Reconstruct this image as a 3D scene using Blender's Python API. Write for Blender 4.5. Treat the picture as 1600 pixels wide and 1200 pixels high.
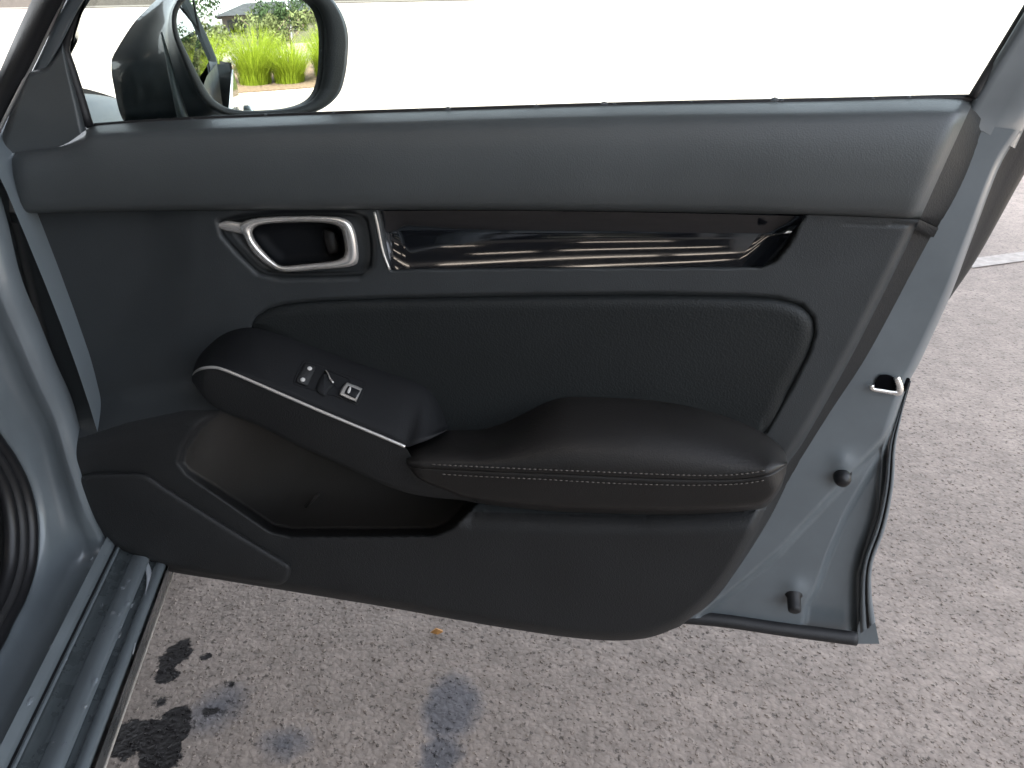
import bpy, bmesh, math, random
import numpy as np
from mathutils import Vector, Matrix, Euler, noise

for o in list(bpy.data.objects):
    bpy.data.objects.remove(o, do_unlink=True)
scn = bpy.context.scene
col = scn.collection
random.seed(7)
RNG = np.random.default_rng(11)
R = math.radians

# ------------------------------------------------------------------ camera
CAM = np.array((0.5, -0.82, 1.05)); YAW, PITCH, ROLL, FPX = R(10), R(27), R(1.2), 1200.0
_h = np.array((-math.sin(YAW), math.cos(YAW), 0)); _r0 = np.array((math.cos(YAW), math.sin(YAW), 0)); _z = np.array((0, 0, 1.0))
CF = _h * math.cos(PITCH) - _z * math.sin(PITCH); _u0 = _h * math.sin(PITCH) + _z * math.cos(PITCH)
CR = _r0 * math.cos(ROLL) - _u0 * math.sin(ROLL); CU = _u0 * math.cos(ROLL) + _r0 * math.sin(ROLL)
cd = bpy.data.cameras.new("camera"); cam = bpy.data.objects.new("camera", cd); col.objects.link(cam)
m = Matrix.Identity(4)
for i in range(3):
    m[i][0] = CR[i]; m[i][1] = CU[i]; m[i][2] = -CF[i]; m[i][3] = CAM[i]
cam.matrix_world = m
cd.sensor_width = 36; cd.lens = 36 * FPX / 1600; cd.clip_start = 0.02; cd.clip_end = 3000
scn.camera = cam

# ------------------------------------------------------------------ sky, sun, exposure
SUN_EL, SUN_AZ = R(50), math.atan2(-0.46, -0.89)      # azimuth: direction towards the sun in the ground plane
w = bpy.data.worlds.new("World"); scn.world = w; w.use_nodes = True
nt = w.node_tree; bg = nt.nodes["Background"]
sky = nt.nodes.new("ShaderNodeTexSky"); sky.sky_type = 'NISHITA'; sky.sun_disc = False
sky.sun_elevation = SUN_EL; sky.sun_rotation = math.pi / 2 - SUN_AZ; sky.dust_density = 2.5; sky.air_density = 1.0
hs = nt.nodes.new("ShaderNodeHueSaturation"); hs.inputs['Saturation'].default_value = 0.35   # hazy, whitish sky
nt.links.new(sky.outputs[0], hs.inputs['Color']); nt.links.new(hs.outputs[0], bg.inputs[0]); bg.inputs[1].default_value = 0.15
sd = bpy.data.lights.new("sun", 'SUN'); sd.energy = 4.5; sd.angle = R(0.6); sd.color = (1.0, 0.95, 0.88)
sun = bpy.data.objects.new("sun", sd); col.objects.link(sun); sun.location = (0, 0, 30)
sdir = Vector((math.cos(SUN_AZ) * math.cos(SUN_EL), math.sin(SUN_AZ) * math.cos(SUN_EL), math.sin(SUN_EL)))
sun.rotation_euler = sdir.to_track_quat('Z', 'Y').to_euler()
scn.view_settings.view_transform = 'Standard'; scn.view_settings.look = 'None'
scn.view_settings.gamma = 1.0; scn.view_settings.use_curve_mapping = False
scn.view_settings.exposure = 2.95
scn.render.engine = 'CYCLES'
scn.cycles.max_bounces = 6; scn.cycles.diffuse_bounces = 3; scn.cycles.glossy_bounces = 3; scn.cycles.transparent_max_bounces = 8

# ------------------------------------------------------------------ geometry helpers
def ray(x, y):
    return CF + CR * (x - 800) / FPX + CU * (600 - y) / FPX
def P(x, y, v=0.0):
    "point seen at photo position (x, y) on the plane v metres inboard of the door panel's face (panel face is Y = 0)"
    d = ray(x, y); return CAM + d * ((-v - CAM[1]) / d[1])
def on_plane(x, y, q, n):
    d = ray(x, y); n = np.array(n); return CAM + d * (np.dot(np.array(q) - CAM, n) / np.dot(d, n))
def on_z(x, y, z):
    d = ray(x, y); return CAM + d * ((z - CAM[2]) / d[2])
OPEN = R(71.6)                                         # door opening angle
REAR = np.array((math.cos(OPEN), -math.sin(OPEN), 0)); OUT = np.array((math.sin(OPEN), math.cos(OPEN), 0))
def K(a, b, z):
    "car frame: a metres behind the hinge, b metres outboard, z up"
    return REAR * a + OUT * b + _z * z
def on_b(x, y, b):
    return on_plane(x, y, OUT * b, OUT)

def crv(pts, n, k=8):
    "Catmull-Rom through pts resampled to n points by arc length"
    p = np.array(pts, float)
    if len(p) > 2:
        q = np.vstack([2 * p[0] - p[1], p, 2 * p[-1] - p[-2]]); out = []
        for i in range(1, len(q) - 2):
            for t in np.linspace(0, 1, k, endpoint=False):
                a, b, c, d = q[i - 1], q[i], q[i + 1], q[i + 2]
                out.append(0.5 * (2 * b + (c - a) * t + (2 * a - 5 * b + 4 * c - d) * t * t + (3 * b - a - 3 * c + d) * t ** 3))
        out.append(q[-2]); p = np.array(out)
    s = np.concatenate([[0], np.cumsum(np.linalg.norm(np.diff(p, axis=0), axis=1))])
    g = np.linspace(0, s[-1], n)
    return np.stack([np.interp(g, s, p[:, j]) for j in range(p.shape[1])], 1)
def ring(pts, n):
    p = list(pts); L = len(p); ext = p[-3:] + p + p[:4]
    e = np.array(ext, float); out = []
    for i in range(3, 3 + L):
        a, b, c, d = e[i - 1], e[i], e[i + 1], e[i + 2]
        for t in np.linspace(0, 1, 8, endpoint=False):
            out.append(0.5 * (2 * b + (c - a) * t + (2 * a - 5 * b + 4 * c - d) * t * t + (3 * b - a - 3 * c + d) * t ** 3))
    out.append(out[0]); o = np.array(out)
    s = np.concatenate([[0], np.cumsum(np.linalg.norm(np.diff(o, axis=0), axis=1))]); g = np.linspace(0, s[-1], n + 1)[:-1]
    return np.stack([np.interp(g, s, o[:, j]) for j in range(o.shape[1])], 1)
def yat(pts, xs):
    p = crv(pts, 300); i = np.argsort(p[:, 0]); return np.interp(xs, p[i, 0], p[i, 1])
def sdist(poly, X, Y):
    "signed distance in photo pixels to a closed polygon, negative inside"
    p = np.array(poly, float); q = np.roll(p, -1, 0); d2 = np.full(X.shape, 1e18); ins = np.zeros(X.shape, bool)
    for (ax, ay), (bx, by) in zip(p, q):
        ex, ey = bx - ax, by - ay; t = np.clip(((X - ax) * ex + (Y - ay) * ey) / (ex * ex + ey * ey + 1e-12), 0, 1)
        d2 = np.minimum(d2, (X - ax - t * ex) ** 2 + (Y - ay - t * ey) ** 2)
        c = ((ay > Y) != (by > Y)); xx = ax + (Y - ay) * ex / (ey if abs(ey) > 1e-9 else 1e-9)
        ins ^= (c & (X < xx))
    return np.where(ins, -1, 1) * np.sqrt(d2)
def sst(e0, e1, x):
    t = np.clip((x - e0) / (e1 - e0), 0, 1); return t * t * (3 - 2 * t)
def inset(p, d):
    "move closed px outline inwards by d (px)"
    p = np.array(p, float); t = np.roll(p, -1, 0) - np.roll(p, 1, 0); t /= np.linalg.norm(t, axis=1)[:, None] + 1e-9
    n = np.stack([-t[:, 1], t[:, 0]], 1)
    ar = np.sum(p[:, 0] * np.roll(p[:, 1], -1) - np.roll(p[:, 0], -1) * p[:, 1])
    return p + n * d * (1 if ar > 0 else -1)

WLOC = {}
def mk(name, verts, faces, mat, parent=None, smooth=True, **props):
    v = np.array([tuple(q) for q in verts], float)
    c = (v.min(0) + v.max(0)) / 2; c[2] = v[:, 2].min() if parent is None else c[2]
    me = bpy.data.meshes.new(name); me.from_pydata([tuple(q) for q in (v - c)], [], [tuple(int(i) for i in f) for f in faces]); me.update()
    bm = bmesh.new(); bm.from_mesh(me); bmesh.ops.recalc_face_normals(bm, faces=bm.faces); bm.to_mesh(me); bm.free()
    if smooth:
        me.polygons.foreach_set('use_smooth', [True] * len(me.polygons))
    me.materials.append(MAT[mat] if isinstance(mat, str) else mat)
    o = bpy.data.objects.new(name, me); col.objects.link(o)
    pl = np.zeros(3)
    if parent is not None:
        o.parent = parent; pl = WLOC[parent.name]
    o.location = c - pl; WLOC[o.name] = c
    for k_, v_ in props.items(): o[k_] = v_
    return o
def empty(name, loc, label, cat, group=None):
    o = bpy.data.objects.new(name, None); col.objects.link(o); o.location = loc; o.empty_display_size = 0.1
    WLOC[o.name] = np.array(loc, float); o['label'] = label; o['category'] = cat
    if group: o['group'] = group
    return o
def loft_vf(rows, cu=False, cap0=False, cap1=False):
    "rows: list of equal-length point arrays; cu closes each row"
    n = len(rows[0]); V = [p for r in rows for p in r]; F = []
    for i in range(len(rows) - 1):
        for j in range(n if cu else n - 1):
            k = (j + 1) % n; F.append((i * n + j, i * n + k, (i + 1) * n + k, (i + 1) * n + j))
    if cap0: F.append(tuple(range(n)))
    if cap1: F.append(tuple((len(rows) - 1) * n + j for j in range(n)))
    return V, F
def join(*vfs):
    V, F = [], []
    for v, f in vfs:
        o = len(V); V += list(v); F += [tuple(i + o for i in q) for q in f]
    return V, F
def tube_vf(pts, r, k=8, closed=False, flat=1.0, upv=None):
    p = [np.array(q, float) for q in pts]; n = len(p); rows = []
    for i in range(n):
        a = p[(i - 1) % n] if (closed or i) else p[0]; b = p[(i + 1) % n] if (closed or i < n - 1) else p[-1]
        t = b - a; t /= np.linalg.norm(t) + 1e-12
        u = np.array(upv if upv is not None else (0, -1, 0.0)); u = u - t * np.dot(u, t); u /= np.linalg.norm(u) + 1e-9
        s = np.cross(t, u); rr = r[i] if hasattr(r, '__len__') else r
        rows.append([p[i] + (u * math.cos(g) * flat + s * math.sin(g)) * rr for g in np.linspace(0, 2 * math.pi, k, endpoint=False)])
    if closed: rows.append(rows[0])
    return loft_vf(rows, True, not closed, not closed)
def box_vf(c, sx, sy, sz, ax=None):
    A = ax if ax is not None else (np.array((1, 0, 0.)), np.array((0, 1., 0)), np.array((0, 0, 1.)))
    c = np.array(c, float)
    V = [c + A[0] * x * sx / 2 + A[1] * y * sy / 2 + A[2] * z * sz / 2 for x in (-1, 1) for y in (-1, 1) for z in (-1, 1)]
    return V, [(0, 1, 3, 2), (4, 6, 7, 5), (0, 4, 5, 1), (2, 3, 7, 6), (0, 2, 6, 4), (1, 5, 7, 3)]
def bevel(o, wd, seg=2):
    md = o.modifiers.new("bevel", 'BEVEL'); md.width = wd; md.segments = seg; md.limit_method = 'ANGLE'; md.angle_limit = R(35); return o
def pad_vf(outline, prof, n=120, vf=None, extra=None):
    "raised pad: outline in photo px; prof = [(inset px, v)]; vf(x,y) adds a surface offset"
    o = ring(outline, n); rows = []
    for d, v in prof:
        q = inset(o, d); rows.append([P(x, y, v + (vf(x, y) if vf else 0)) for x, y in q])
    return loft_vf(rows, True, False, True)
def coons(top, bot, lef, rig, nu, nv):
    T = crv(top, nu); B = crv(bot, nu); L = crv(lef, nv); Q = crv(rig, nv)
    u = np.linspace(0, 1, nu)[None, :, None]; v = np.linspace(0, 1, nv)[:, None, None]
    S = (1 - v) * T[None] + v * B[None] + (1 - u) * L[:, None] + u * Q[:, None]
    S -= (1 - u) * (1 - v) * T[0] + u * (1 - v) * T[-1] + (1 - u) * v * B[0] + u * v * B[-1]
    return S
def grid_vf(S, V):
    rows = [[P(S[i, j, 0], S[i, j, 1], V[i, j]) for j in range(S.shape[1])] for i in range(S.shape[0])]
    return loft_vf(rows)

# ------------------------------------------------------------------ materials
MAT = {}
def pmat(name, base, rough=0.5, metal=0.0, bump=0.0, bscale=400.0, var=0.0, vscale=6.0, coat=0.0, spec=0.5, trans=0.0, ior=1.45, alpha=1.0, rvar=0.0, flakes=False):
    mt = bpy.data.materials.new(name); mt.use_nodes = True; t = mt.node_tree; b = t.nodes["Principled BSDF"]; L = t.links.new
    b.inputs['Base Color'].default_value = (*base, 1); b.inputs['Roughness'].default_value = rough; b.inputs['Metallic'].default_value = metal
    b.inputs['Specular IOR Level'].default_value = spec; b.inputs['Transmission Weight'].default_value = trans; b.inputs['IOR'].default_value = ior
    b.inputs['Coat Weight'].default_value = coat; b.inputs['Coat Roughness'].default_value = 0.06; b.inputs['Alpha'].default_value = alpha
    tc = t.nodes.new("ShaderNodeTexCoord")
    if var > 0 or rvar > 0:
        n = t.nodes.new("ShaderNodeTexNoise"); n.inputs['Scale'].default_value = vscale; n.inputs['Detail'].default_value = 6; n.inputs['Roughness'].default_value = 0.6
        L(tc.outputs['Object'], n.inputs['Vector'])
        if var > 0:
            r = t.nodes.new("ShaderNodeMapRange"); r.inputs[1].default_value = 0.3; r.inputs[2].default_value = 0.7; r.inputs[3].default_value = 1 - var; r.inputs[4].default_value = 1 + var
            mx = t.nodes.new("ShaderNodeVectorMath"); mx.operation = 'SCALE'; mx.inputs[0].default_value = base
            L(n.outputs[0], r.inputs[0]); L(r.outputs[0], mx.inputs['Scale']); L(mx.outputs[0], b.inputs['Base Color'])
        if rvar > 0:
            r2 = t.nodes.new("ShaderNodeMapRange"); r2.inputs[1].default_value = 0.3; r2.inputs[2].default_value = 0.7; r2.inputs[3].default_value = max(0.02, rough - rvar); r2.inputs[4].default_value = min(1, rough + rvar)
            L(n.outputs[0], r2.inputs[0]); L(r2.outputs[0], b.inputs['Roughness'])
    if bump > 0:
        v = t.nodes.new("ShaderNodeTexVoronoi"); v.inputs['Scale'].default_value = bscale; v.feature = 'SMOOTH_F1'
        bp = t.nodes.new("ShaderNodeBump"); bp.inputs['Strength'].default_value = bump; bp.inputs['Distance'].default_value = 0.001
        L(tc.outputs['Object'], v.inputs['Vector']); L(v.outputs['Distance'], bp.inputs['Height']); L(bp.outputs[0], b.inputs['Normal'])
    MAT[name] = mt; return mt
pmat('black_plastic', (0.026, 0.028, 0.030), 0.52, bump=0.35, bscale=700, var=0.10, vscale=9, rvar=0.06)
pmat('soft_trim', (0.058, 0.064, 0.066), 0.45, spec=0.5, bump=0.22, bscale=750, var=0.08, vscale=7, rvar=0.05)
pmat('leatherette', (0.0125, 0.0145, 0.015), 0.55, spec=0.3, bump=0.4, bscale=520, var=0.08, vscale=8, rvar=0.05)
pmat('armrest_leather', (0.0125, 0.0115, 0.0108), 0.46, spec=0.40, bump=0.22, bscale=640, var=0.10, vscale=12, rvar=0.06)
pmat('switch_plastic', (0.009, 0.0095, 0.0105), 0.62, spec=0.22, bump=0.25, bscale=900, var=0.08)
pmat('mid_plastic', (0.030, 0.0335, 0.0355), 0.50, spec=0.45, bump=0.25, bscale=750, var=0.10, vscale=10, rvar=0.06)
pmat('hard_shaded_plastic', (0.0185, 0.0190, 0.0195), 0.58, spec=0.3, bump=0.45, bscale=600, var=0.10, vscale=10, rvar=0.06)
pmat('pocket_plastic', (0.0245, 0.0225, 0.0200), 0.75, bump=0.3, bscale=600, var=0.1)  # pocket liner, colour raised to carry the light on its left face
pmat('piano_black', (0.006, 0.007, 0.009), 0.06, coat=0.6, rvar=0.03, vscale=20)
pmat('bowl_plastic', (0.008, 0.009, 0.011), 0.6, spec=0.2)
pmat('satin_chrome', (0.90, 0.87, 0.83), 0.27, metal=0.75)
pmat('silver_paint', (0.62, 0.60, 0.57), 0.30, metal=0.7)
pmat('rubber', (0.012, 0.012, 0.013), 0.55, bump=0.2, bscale=500, var=0.15, rvar=0.1)
pmat('rubber_gloss', (0.008, 0.008, 0.009), 0.42)
pmat('car_paint', (0.11, 0.135, 0.15), 0.38, metal=0.25, coat=0.7, var=0.05, vscale=14, rvar=0.06)
pmat('jamb_paint', (0.120, 0.138, 0.149), 0.38, metal=0.10, coat=0.3, var=0.10, vscale=11, rvar=0.10)
pmat('mirror_shell', (0.045, 0.055, 0.066), 0.5, coat=0.35, var=.08)
pmat('hood_paint', (0.13, 0.152, 0.165), 0.5, coat=0.08, spec=0.3, var=.04)
pmat('sill_wet_shade', (0.040, 0.047, 0.050), 0.30, var=.2, vscale=30, rvar=.15)  # darkened sill colour for wet, shaded gaps and the shaded underside
pmat('lit_rocker_paint', (0.32, 0.34, 0.36), 0.35, coat=.5)  # body paint whitened, sky glare put into the colour
pmat('thread', (0.105, 0.094, 0.085), 0.8)
pmat('white_print', (0.50, 0.49, 0.47), 0.5)
pmat('steel', (0.86, 0.85, 0.82), 0.28, metal=0.9, rvar=0.1, vscale=60)
pmat('dark_void', (0.003, 0.003, 0.004), 0.9, spec=0.05)
pmat('water', (0.9, 0.95, 1.0), 0.02, trans=0.93, ior=1.33)
pmat('carpet', (0.018, 0.018, 0.019), 0.95, bump=0.6, bscale=300)
pmat('tyre', (0.018, 0.018, 0.018), 0.8, bump=0.4, bscale=200)
pmat('alloy', (0.45, 0.46, 0.47), 0.3, metal=0.9)
pmat('canopy_metal', (0.10, 0.105, 0.115), 0.6, var=0.08, vscale=2)
pmat('post_paint', (0.40, 0.41, 0.42), 0.5, var=0.08)
pmat('concrete', (0.42, 0.38, 0.33), 0.85, bump=0.5, bscale=120, var=0.2, vscale=5)
pmat('mulch', (0.10, 0.065, 0.04), 0.95, bump=0.9, bscale=60, var=0.45, vscale=20)
pmat('verge', (0.05, 0.042, 0.034), 0.95, bump=0.8, bscale=30, var=0.25, vscale=0.5)
pmat('wall_render', (0.06, 0.052, 0.045), 0.9, var=0.15, vscale=0.8)
pmat('roof_dark', (0.03, 0.032, 0.035), 0.9, spec=0.1, var=0.2, vscale=2)
pmat('bark', (0.11, 0.08, 0.06), 0.9, bump=0.6, bscale=40, var=0.3)
pmat('line_paint', (0.29, 0.262, 0.235), 0.8, var=0.25, vscale=25)
pmat('dead_leaf', (0.35, 0.17, 0.05), 0.7, var=0.3, vscale=80)
# mirror, clear glass, lamps, leaves
mt = pmat('mirror', (0.93, 0.94, 0.94), 0.012, metal=1.0)
def glassmat(name, tint):
    mt = bpy.data.materials.new(name); mt.use_nodes = True; t = mt.node_tree; t.nodes.clear()
    o = t.nodes.new("ShaderNodeOutputMaterial"); a = t.nodes.new("ShaderNodeBsdfTransparent"); g = t.nodes.new("ShaderNodeBsdfGlossy"); mx = t.nodes.new("ShaderNodeMixShader"); f = t.nodes.new("ShaderNodeFresnel")
    a.inputs[0].default_value = (*tint, 1); g.inputs['Roughness'].default_value = 0.01; f.inputs[0].default_value = 1.45
    t.links.new(f.outputs[0], mx.inputs[0]); t.links.new(a.outputs[0], mx.inputs[1]); t.links.new(g.outputs[0], mx.inputs[2]); t.links.new(mx.outputs[0], o.inputs[0])
    MAT[name] = mt
glassmat('window_glass', (0.90, 0.94, 0.92)); glassmat('dark_glass', (0.35, 0.38, 0.38))
def emat(name, c, s):
    mt = bpy.data.materials.new(name); mt.use_nodes = True; b = mt.node_tree.nodes["Principled BSDF"]
    b.inputs['Base Color'].default_value = (0.8, 0.8, 0.8, 1); b.inputs['Emission Color'].default_value = (*c, 1); b.inputs['Emission Strength'].default_value = s; MAT[name] = mt
emat('tube_lit', (1, 0.86, 0.72), 1.8)
pmat('showroom_floor', (0.10, 0.10, 0.10), 0.35); pmat('showroom_wall', (0.10, 0.11, 0.12), 0.7)
def leafmat(name, c, tr=0.5):
    mt = bpy.data.materials.new(name); mt.use_nodes = True; t = mt.node_tree; t.nodes.clear(); L = t.links.new
    o = t.nodes.new("ShaderNodeOutputMaterial"); d = t.nodes.new("ShaderNodeBsdfDiffuse"); s = t.nodes.new("ShaderNodeBsdfTranslucent"); mx = t.nodes.new("ShaderNodeMixShader")
    gi = t.nodes.new("ShaderNodeNewGeometry"); mr = t.nodes.new("ShaderNodeMapRange"); sc = t.nodes.new("ShaderNodeVectorMath"); sc.operation = 'SCALE'
    mr.inputs[3].default_value = 0.65; mr.inputs[4].default_value = 1.4; sc.inputs[0].default_value = c
    L(gi.outputs['Random Per Island'], mr.inputs[0]); L(mr.outputs[0], sc.inputs['Scale']); L(sc.outputs[0], d.inputs[0]); L(sc.outputs[0], s.inputs[0])
    mx.inputs[0].default_value = tr; L(d.outputs[0], mx.inputs[1]); L(s.outputs[0], mx.inputs[2]); L(mx.outputs[0], o.inputs[0]); MAT[name] = mt
leafmat('grass_blade', (0.21, 0.27, 0.025), 0.5); leafmat('leaf_olive', (0.10, 0.115, 0.05), 0.35); leafmat('leaf_dark', (0.035, 0.055, 0.025), 0.3)

def asphalt():
    mt = bpy.data.materials.new('asphalt'); mt.use_nodes = True; t = mt.node_tree; b = t.nodes["Principled BSDF"]; L = t.links.new; N = t.nodes.new
    tc = N("ShaderNodeNewGeometry"); co = tc.outputs['Position']
    def math_(op, a, c=None, d=None):
        n = N("ShaderNodeMath"); n.operation = op
        for i, q in enumerate((a, c, d)):
            if q is None: continue
            if isinstance(q, (int, float)): n.inputs[i].default_value = q
            else: L(q, n.inputs[i])
        return n.outputs[0]
    def noise_(s, det=4, rg=0.55):
        n = N("ShaderNodeTexNoise"); n.inputs['Scale'].default_value = s; n.inputs['Detail'].default_value = det; n.inputs['Roughness'].default_value = rg; L(co, n.inputs['Vector']); return n
    def mapr(x, a, b_, c, d):
        n = N("ShaderNodeMapRange"); L(x, n.inputs[0])
        for i, q in enumerate((a, b_, c, d)): n.inputs[i + 1].default_value = q
        return n.outputs[0]
    wob = noise_(60, 3); v1 = N("ShaderNodeTexVoronoi"); v1.inputs['Scale'].default_value = 95; v2 = N("ShaderNodeTexVoronoi"); v2.inputs['Scale'].default_value = 170
    mxv = N("ShaderNodeVectorMath"); mxv.operation = 'MULTIPLY_ADD'; mxv.inputs[1].default_value = (0.012,) * 3; L(wob.outputs['Color'], mxv.inputs[0]); L(co, mxv.inputs[2])
    L(mxv.outputs[0], v1.inputs['Vector']); L(mxv.outputs[0], v2.inputs['Vector'])
    sep = N("ShaderNodeSeparateColor"); L(v1.outputs['Color'], sep.inputs[0])
    cell = mapr(sep.outputs[0], 0, 1, 0.91, 1.09)
    edge = mapr(v1.outputs['Distance'], 0.45, 0.85, 1.0, 0.82)      # tar between the chips
    big = mapr(noise_(1.3, 5).outputs[0], 0.3, 0.7, 0.86, 1.12); mid = mapr(noise_(14, 4).outputs[0], 0.3, 0.7, 0.86, 1.13)
    pit = mapr(noise_(85, 2, 0.7).outputs[0], 0.585, 0.665, 1.0, 0.42)
    val = math_('MULTIPLY', math_('MULTIPLY', cell, edge), math_('MULTIPLY', math_('MULTIPLY', big, mid), pit))
    # wet and oily stains, each with its own ragged outline
    sx = N("ShaderNodeSeparateXYZ"); rag = noise_(26, 5, 0.65); mr_ = N("ShaderNodeVectorMath"); mr_.operation = 'MULTIPLY_ADD'
    sb = N("ShaderNodeVectorMath"); sb.operation = 'SUBTRACT'; sb.inputs[1].default_value = (0.5, 0.5, 0.5); L(rag.outputs['Color'], sb.inputs[0])
    mr_.inputs[1].default_value = (0.055, 0.055, 0); L(sb.outputs[0], mr_.inputs[0]); L(co, mr_.inputs[2]); L(mr_.outputs[0], sx.inputs[0])
    def blob(px, py, rx, ry, ang, soft):
        c = on_z(px, py, 0); dx = math_('SUBTRACT', sx.outputs[0], float(c[0])); dy = math_('SUBTRACT', sx.outputs[1], float(c[1]))
        ca, sa = math.cos(ang), math.sin(ang)
        u = math_('DIVIDE', math_('ADD', math_('MULTIPLY', dx, ca), math_('MULTIPLY', dy, sa)), rx); v = math_('DIVIDE', math_('SUBTRACT', math_('MULTIPLY', dy, ca), math_('MULTIPLY', dx, sa)), ry)
        r = math_('SQRT', math_('ADD', math_('MULTIPLY', u, u), math_('MULTIPLY', v, v)))
        return mapr(r, 1.0, 1.0 - soft, 0, 1)
    def mx_(a, b_): return math_('MAXIMUM', a, b_)
    wet = blob(270, 1030, .026, .050, 0.1, .12)
    for q in ((262, 1058, .018, .014, 0, .2), (215, 1152, .052, .040, 0.2, .1), (268, 1140, .034, .050, 0.1, .1), (250, 1178, .040, .028, 0, .1), (320, 1028, .010, .012, 0, .3), (330, 1110, .015, .012, .4, .3), (252, 1094, .010, .010, 0, .4), (362, 1070, .010, .016, 0, .5)):
        wet = mx_(wet, blob(*q))
    damp = blob(705, 1105, .055, .085, .1, .45)
    for q in ((690, 1180, .035, .05, 0, .5), (340, 1105, .05, .07, -.5, .8), (445, 1160, .05, .04, 0, .8)): damp = mx_(damp, blob(*q))
    dampf = mapr(damp, 0, 1, 1.0, 0.62)
    cr = N("ShaderNodeMix"); cr.data_type = 'RGBA'; cr.inputs['A'].default_value = (0.256, 0.213, 0.182, 1); cr.inputs['B'].default_value = (0.20, 0.19, 0.198, 1); L(damp, cr.inputs['Factor'])
    s1 = N("ShaderNodeVectorMath"); s1.operation = 'SCALE'; L(cr.outputs['Result'], s1.inputs[0]); L(math_('MULTIPLY', val, dampf), s1.inputs['Scale'])
    cw = N("ShaderNodeMix"); cw.data_type = 'RGBA'; cw.inputs['B'].default_value = (0.012, 0.010, 0.010, 1); L(s1.outputs[0], cw.inputs['A']); L(wet, cw.inputs['Factor']); L(cw.outputs['Result'], b.inputs['Base Color'])
    L(mapr(wet, 0, 1, 0.80, 0.55), b.inputs['Roughness']); b.inputs['Specular IOR Level'].default_value = 0.3
    hgt = math_('ADD', math_('MULTIPLY', v1.outputs['Distance'], -1.0), math_('MULTIPLY', v2.outputs['Distance'], -0.4))
    bp = N("ShaderNodeBump"); bp.inputs['Strength'].default_value = 0.5; bp.inputs['Distance'].default_value = 0.003; L(hgt, bp.inputs['Height']); L(bp.outputs[0], b.inputs['Normal'])
    MAT['asphalt'] = mt
asphalt(); pmat('asphalt_far', (0.215, 0.186, 0.164), 0.85, var=0.15, vscale=8, bump=0.4, bscale=95)
MAT['chip'] = pmat('chip', (0.21, 0.19, 0.175), 0.85, var=0.30, vscale=45)

# ------------------------------------------------------------------ ground
gx, gy = (-400, -1.6, 4.2, 400), (-400, -1.6, 7.0, 400)
V, F = [(x, y, 0) for y in gy for x in gx], [(4 * j + i, 4 * j + i + 1, 4 * j + i + 5, 4 * j + i + 4) for j in range(3) for i in range(3)]
g = mk('asphalt_ground', V, F, 'asphalt', smooth=False, kind='structure'); g.location = (0, 0, 0)
g.data.materials.append(MAT['asphalt_far'])
for i_, p_ in enumerate(g.data.polygons): p_.material_index = 0 if i_ == 4 else 1
# loose and proud stone chips of the worn surface, near field
cv, cf = [], []
def chip(x, y, r):
    n = 6; o = len(cv); h = r * random.uniform(.2, .5); a0 = random.uniform(0, 6.3); tx, ty = random.uniform(-.3, .3), random.uniform(-.3, .3); el = random.uniform(.45, 1)
    ca, sa = math.cos(a0), math.sin(a0)
    for k in range(n):
        t = 2 * math.pi * k / n + random.uniform(-.25, .25); rr = r * random.uniform(.8, 1.15); u, v = rr * math.cos(t), rr * el * math.sin(t)
        cv.append((x + u * ca - v * sa, y + u * sa + v * ca, -0.001))
    for k in range(n):
        bx, by, _ = cv[o + k]; q = .6
        cv.append((x + (bx - x) * q, y + (by - y) * q, h * (1 + tx * (bx - x) / r + ty * (by - y) / r)))
    for k in range(n): cf.append((o + k, o + (k + 1) % n, o + n + (k + 1) % n, o + n + k))
    cf.append(tuple(o + n + k for k in range(n)))
cnt = 0
while cnt < 5200:
    px, py = random.uniform(100, 1640), random.uniform(640, 1240)
    if px < 1100 and py < 860: continue
    q = on_z(px, py, 0); chip(q[0], q[1], random.uniform(.0022, .0048)); cnt += 1
mk('stone_chips', cv, cf, 'asphalt', smooth=False, kind='stuff', label='pale stone chips standing proud of the worn asphalt', category='stones')
# faded stall line, far right
a, b_ = on_z(1505, 414, 0), on_z(1700, 388, 0); d = (b_ - a) / np.linalg.norm(b_ - a); n_ = np.array((-d[1], d[0], 0))
V = [a - n_ * .05 + _z * .004, b_ + d * 2 - n_ * .05 + _z * .004, b_ + d * 2 + n_ * .05 + _z * .004, a + n_ * .05 + _z * .004]
mk('painted_line', V, [(0, 1, 2, 3)], 'line_paint', smooth=False, kind='structure')
# verge and low wall at the far side of the lot
V, F = box_vf((-20, 220, 0.07), 600, 170, 0.14); mk('grass_verge', V, F, 'verge', smooth=False, kind='structure')
V, F = box_vf((-20, 180, 1.6), 600, 0.4, 3.0)
mk('boundary_wall', V, F, 'wall_render', smooth=False, label='long brown boundary wall across the far side of the car park', category='wall')

# ------------------------------------------------------------------ the car
HINGE = K(0.0, -0.28, 0)
car = empty('car', tuple(HINGE), 'grey-blue car with its front door swung wide open', 'car')

# --- upper trim
TOPX = [(12, 238), (40, 229), (95, 222), (128, 206), (150, 196), (250, 189), (400, 182), (700, 172), (1000, 163), (1300, 157), (1460, 153), (1522, 156)]
SEAM = [(15, 335), (150, 331), (340, 329), (600, 328), (860, 329), (1140, 333), (1300, 337), (1437, 343)]
tp = crv(TOPX, 160); sm = crv(SEAM, 160)
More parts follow.
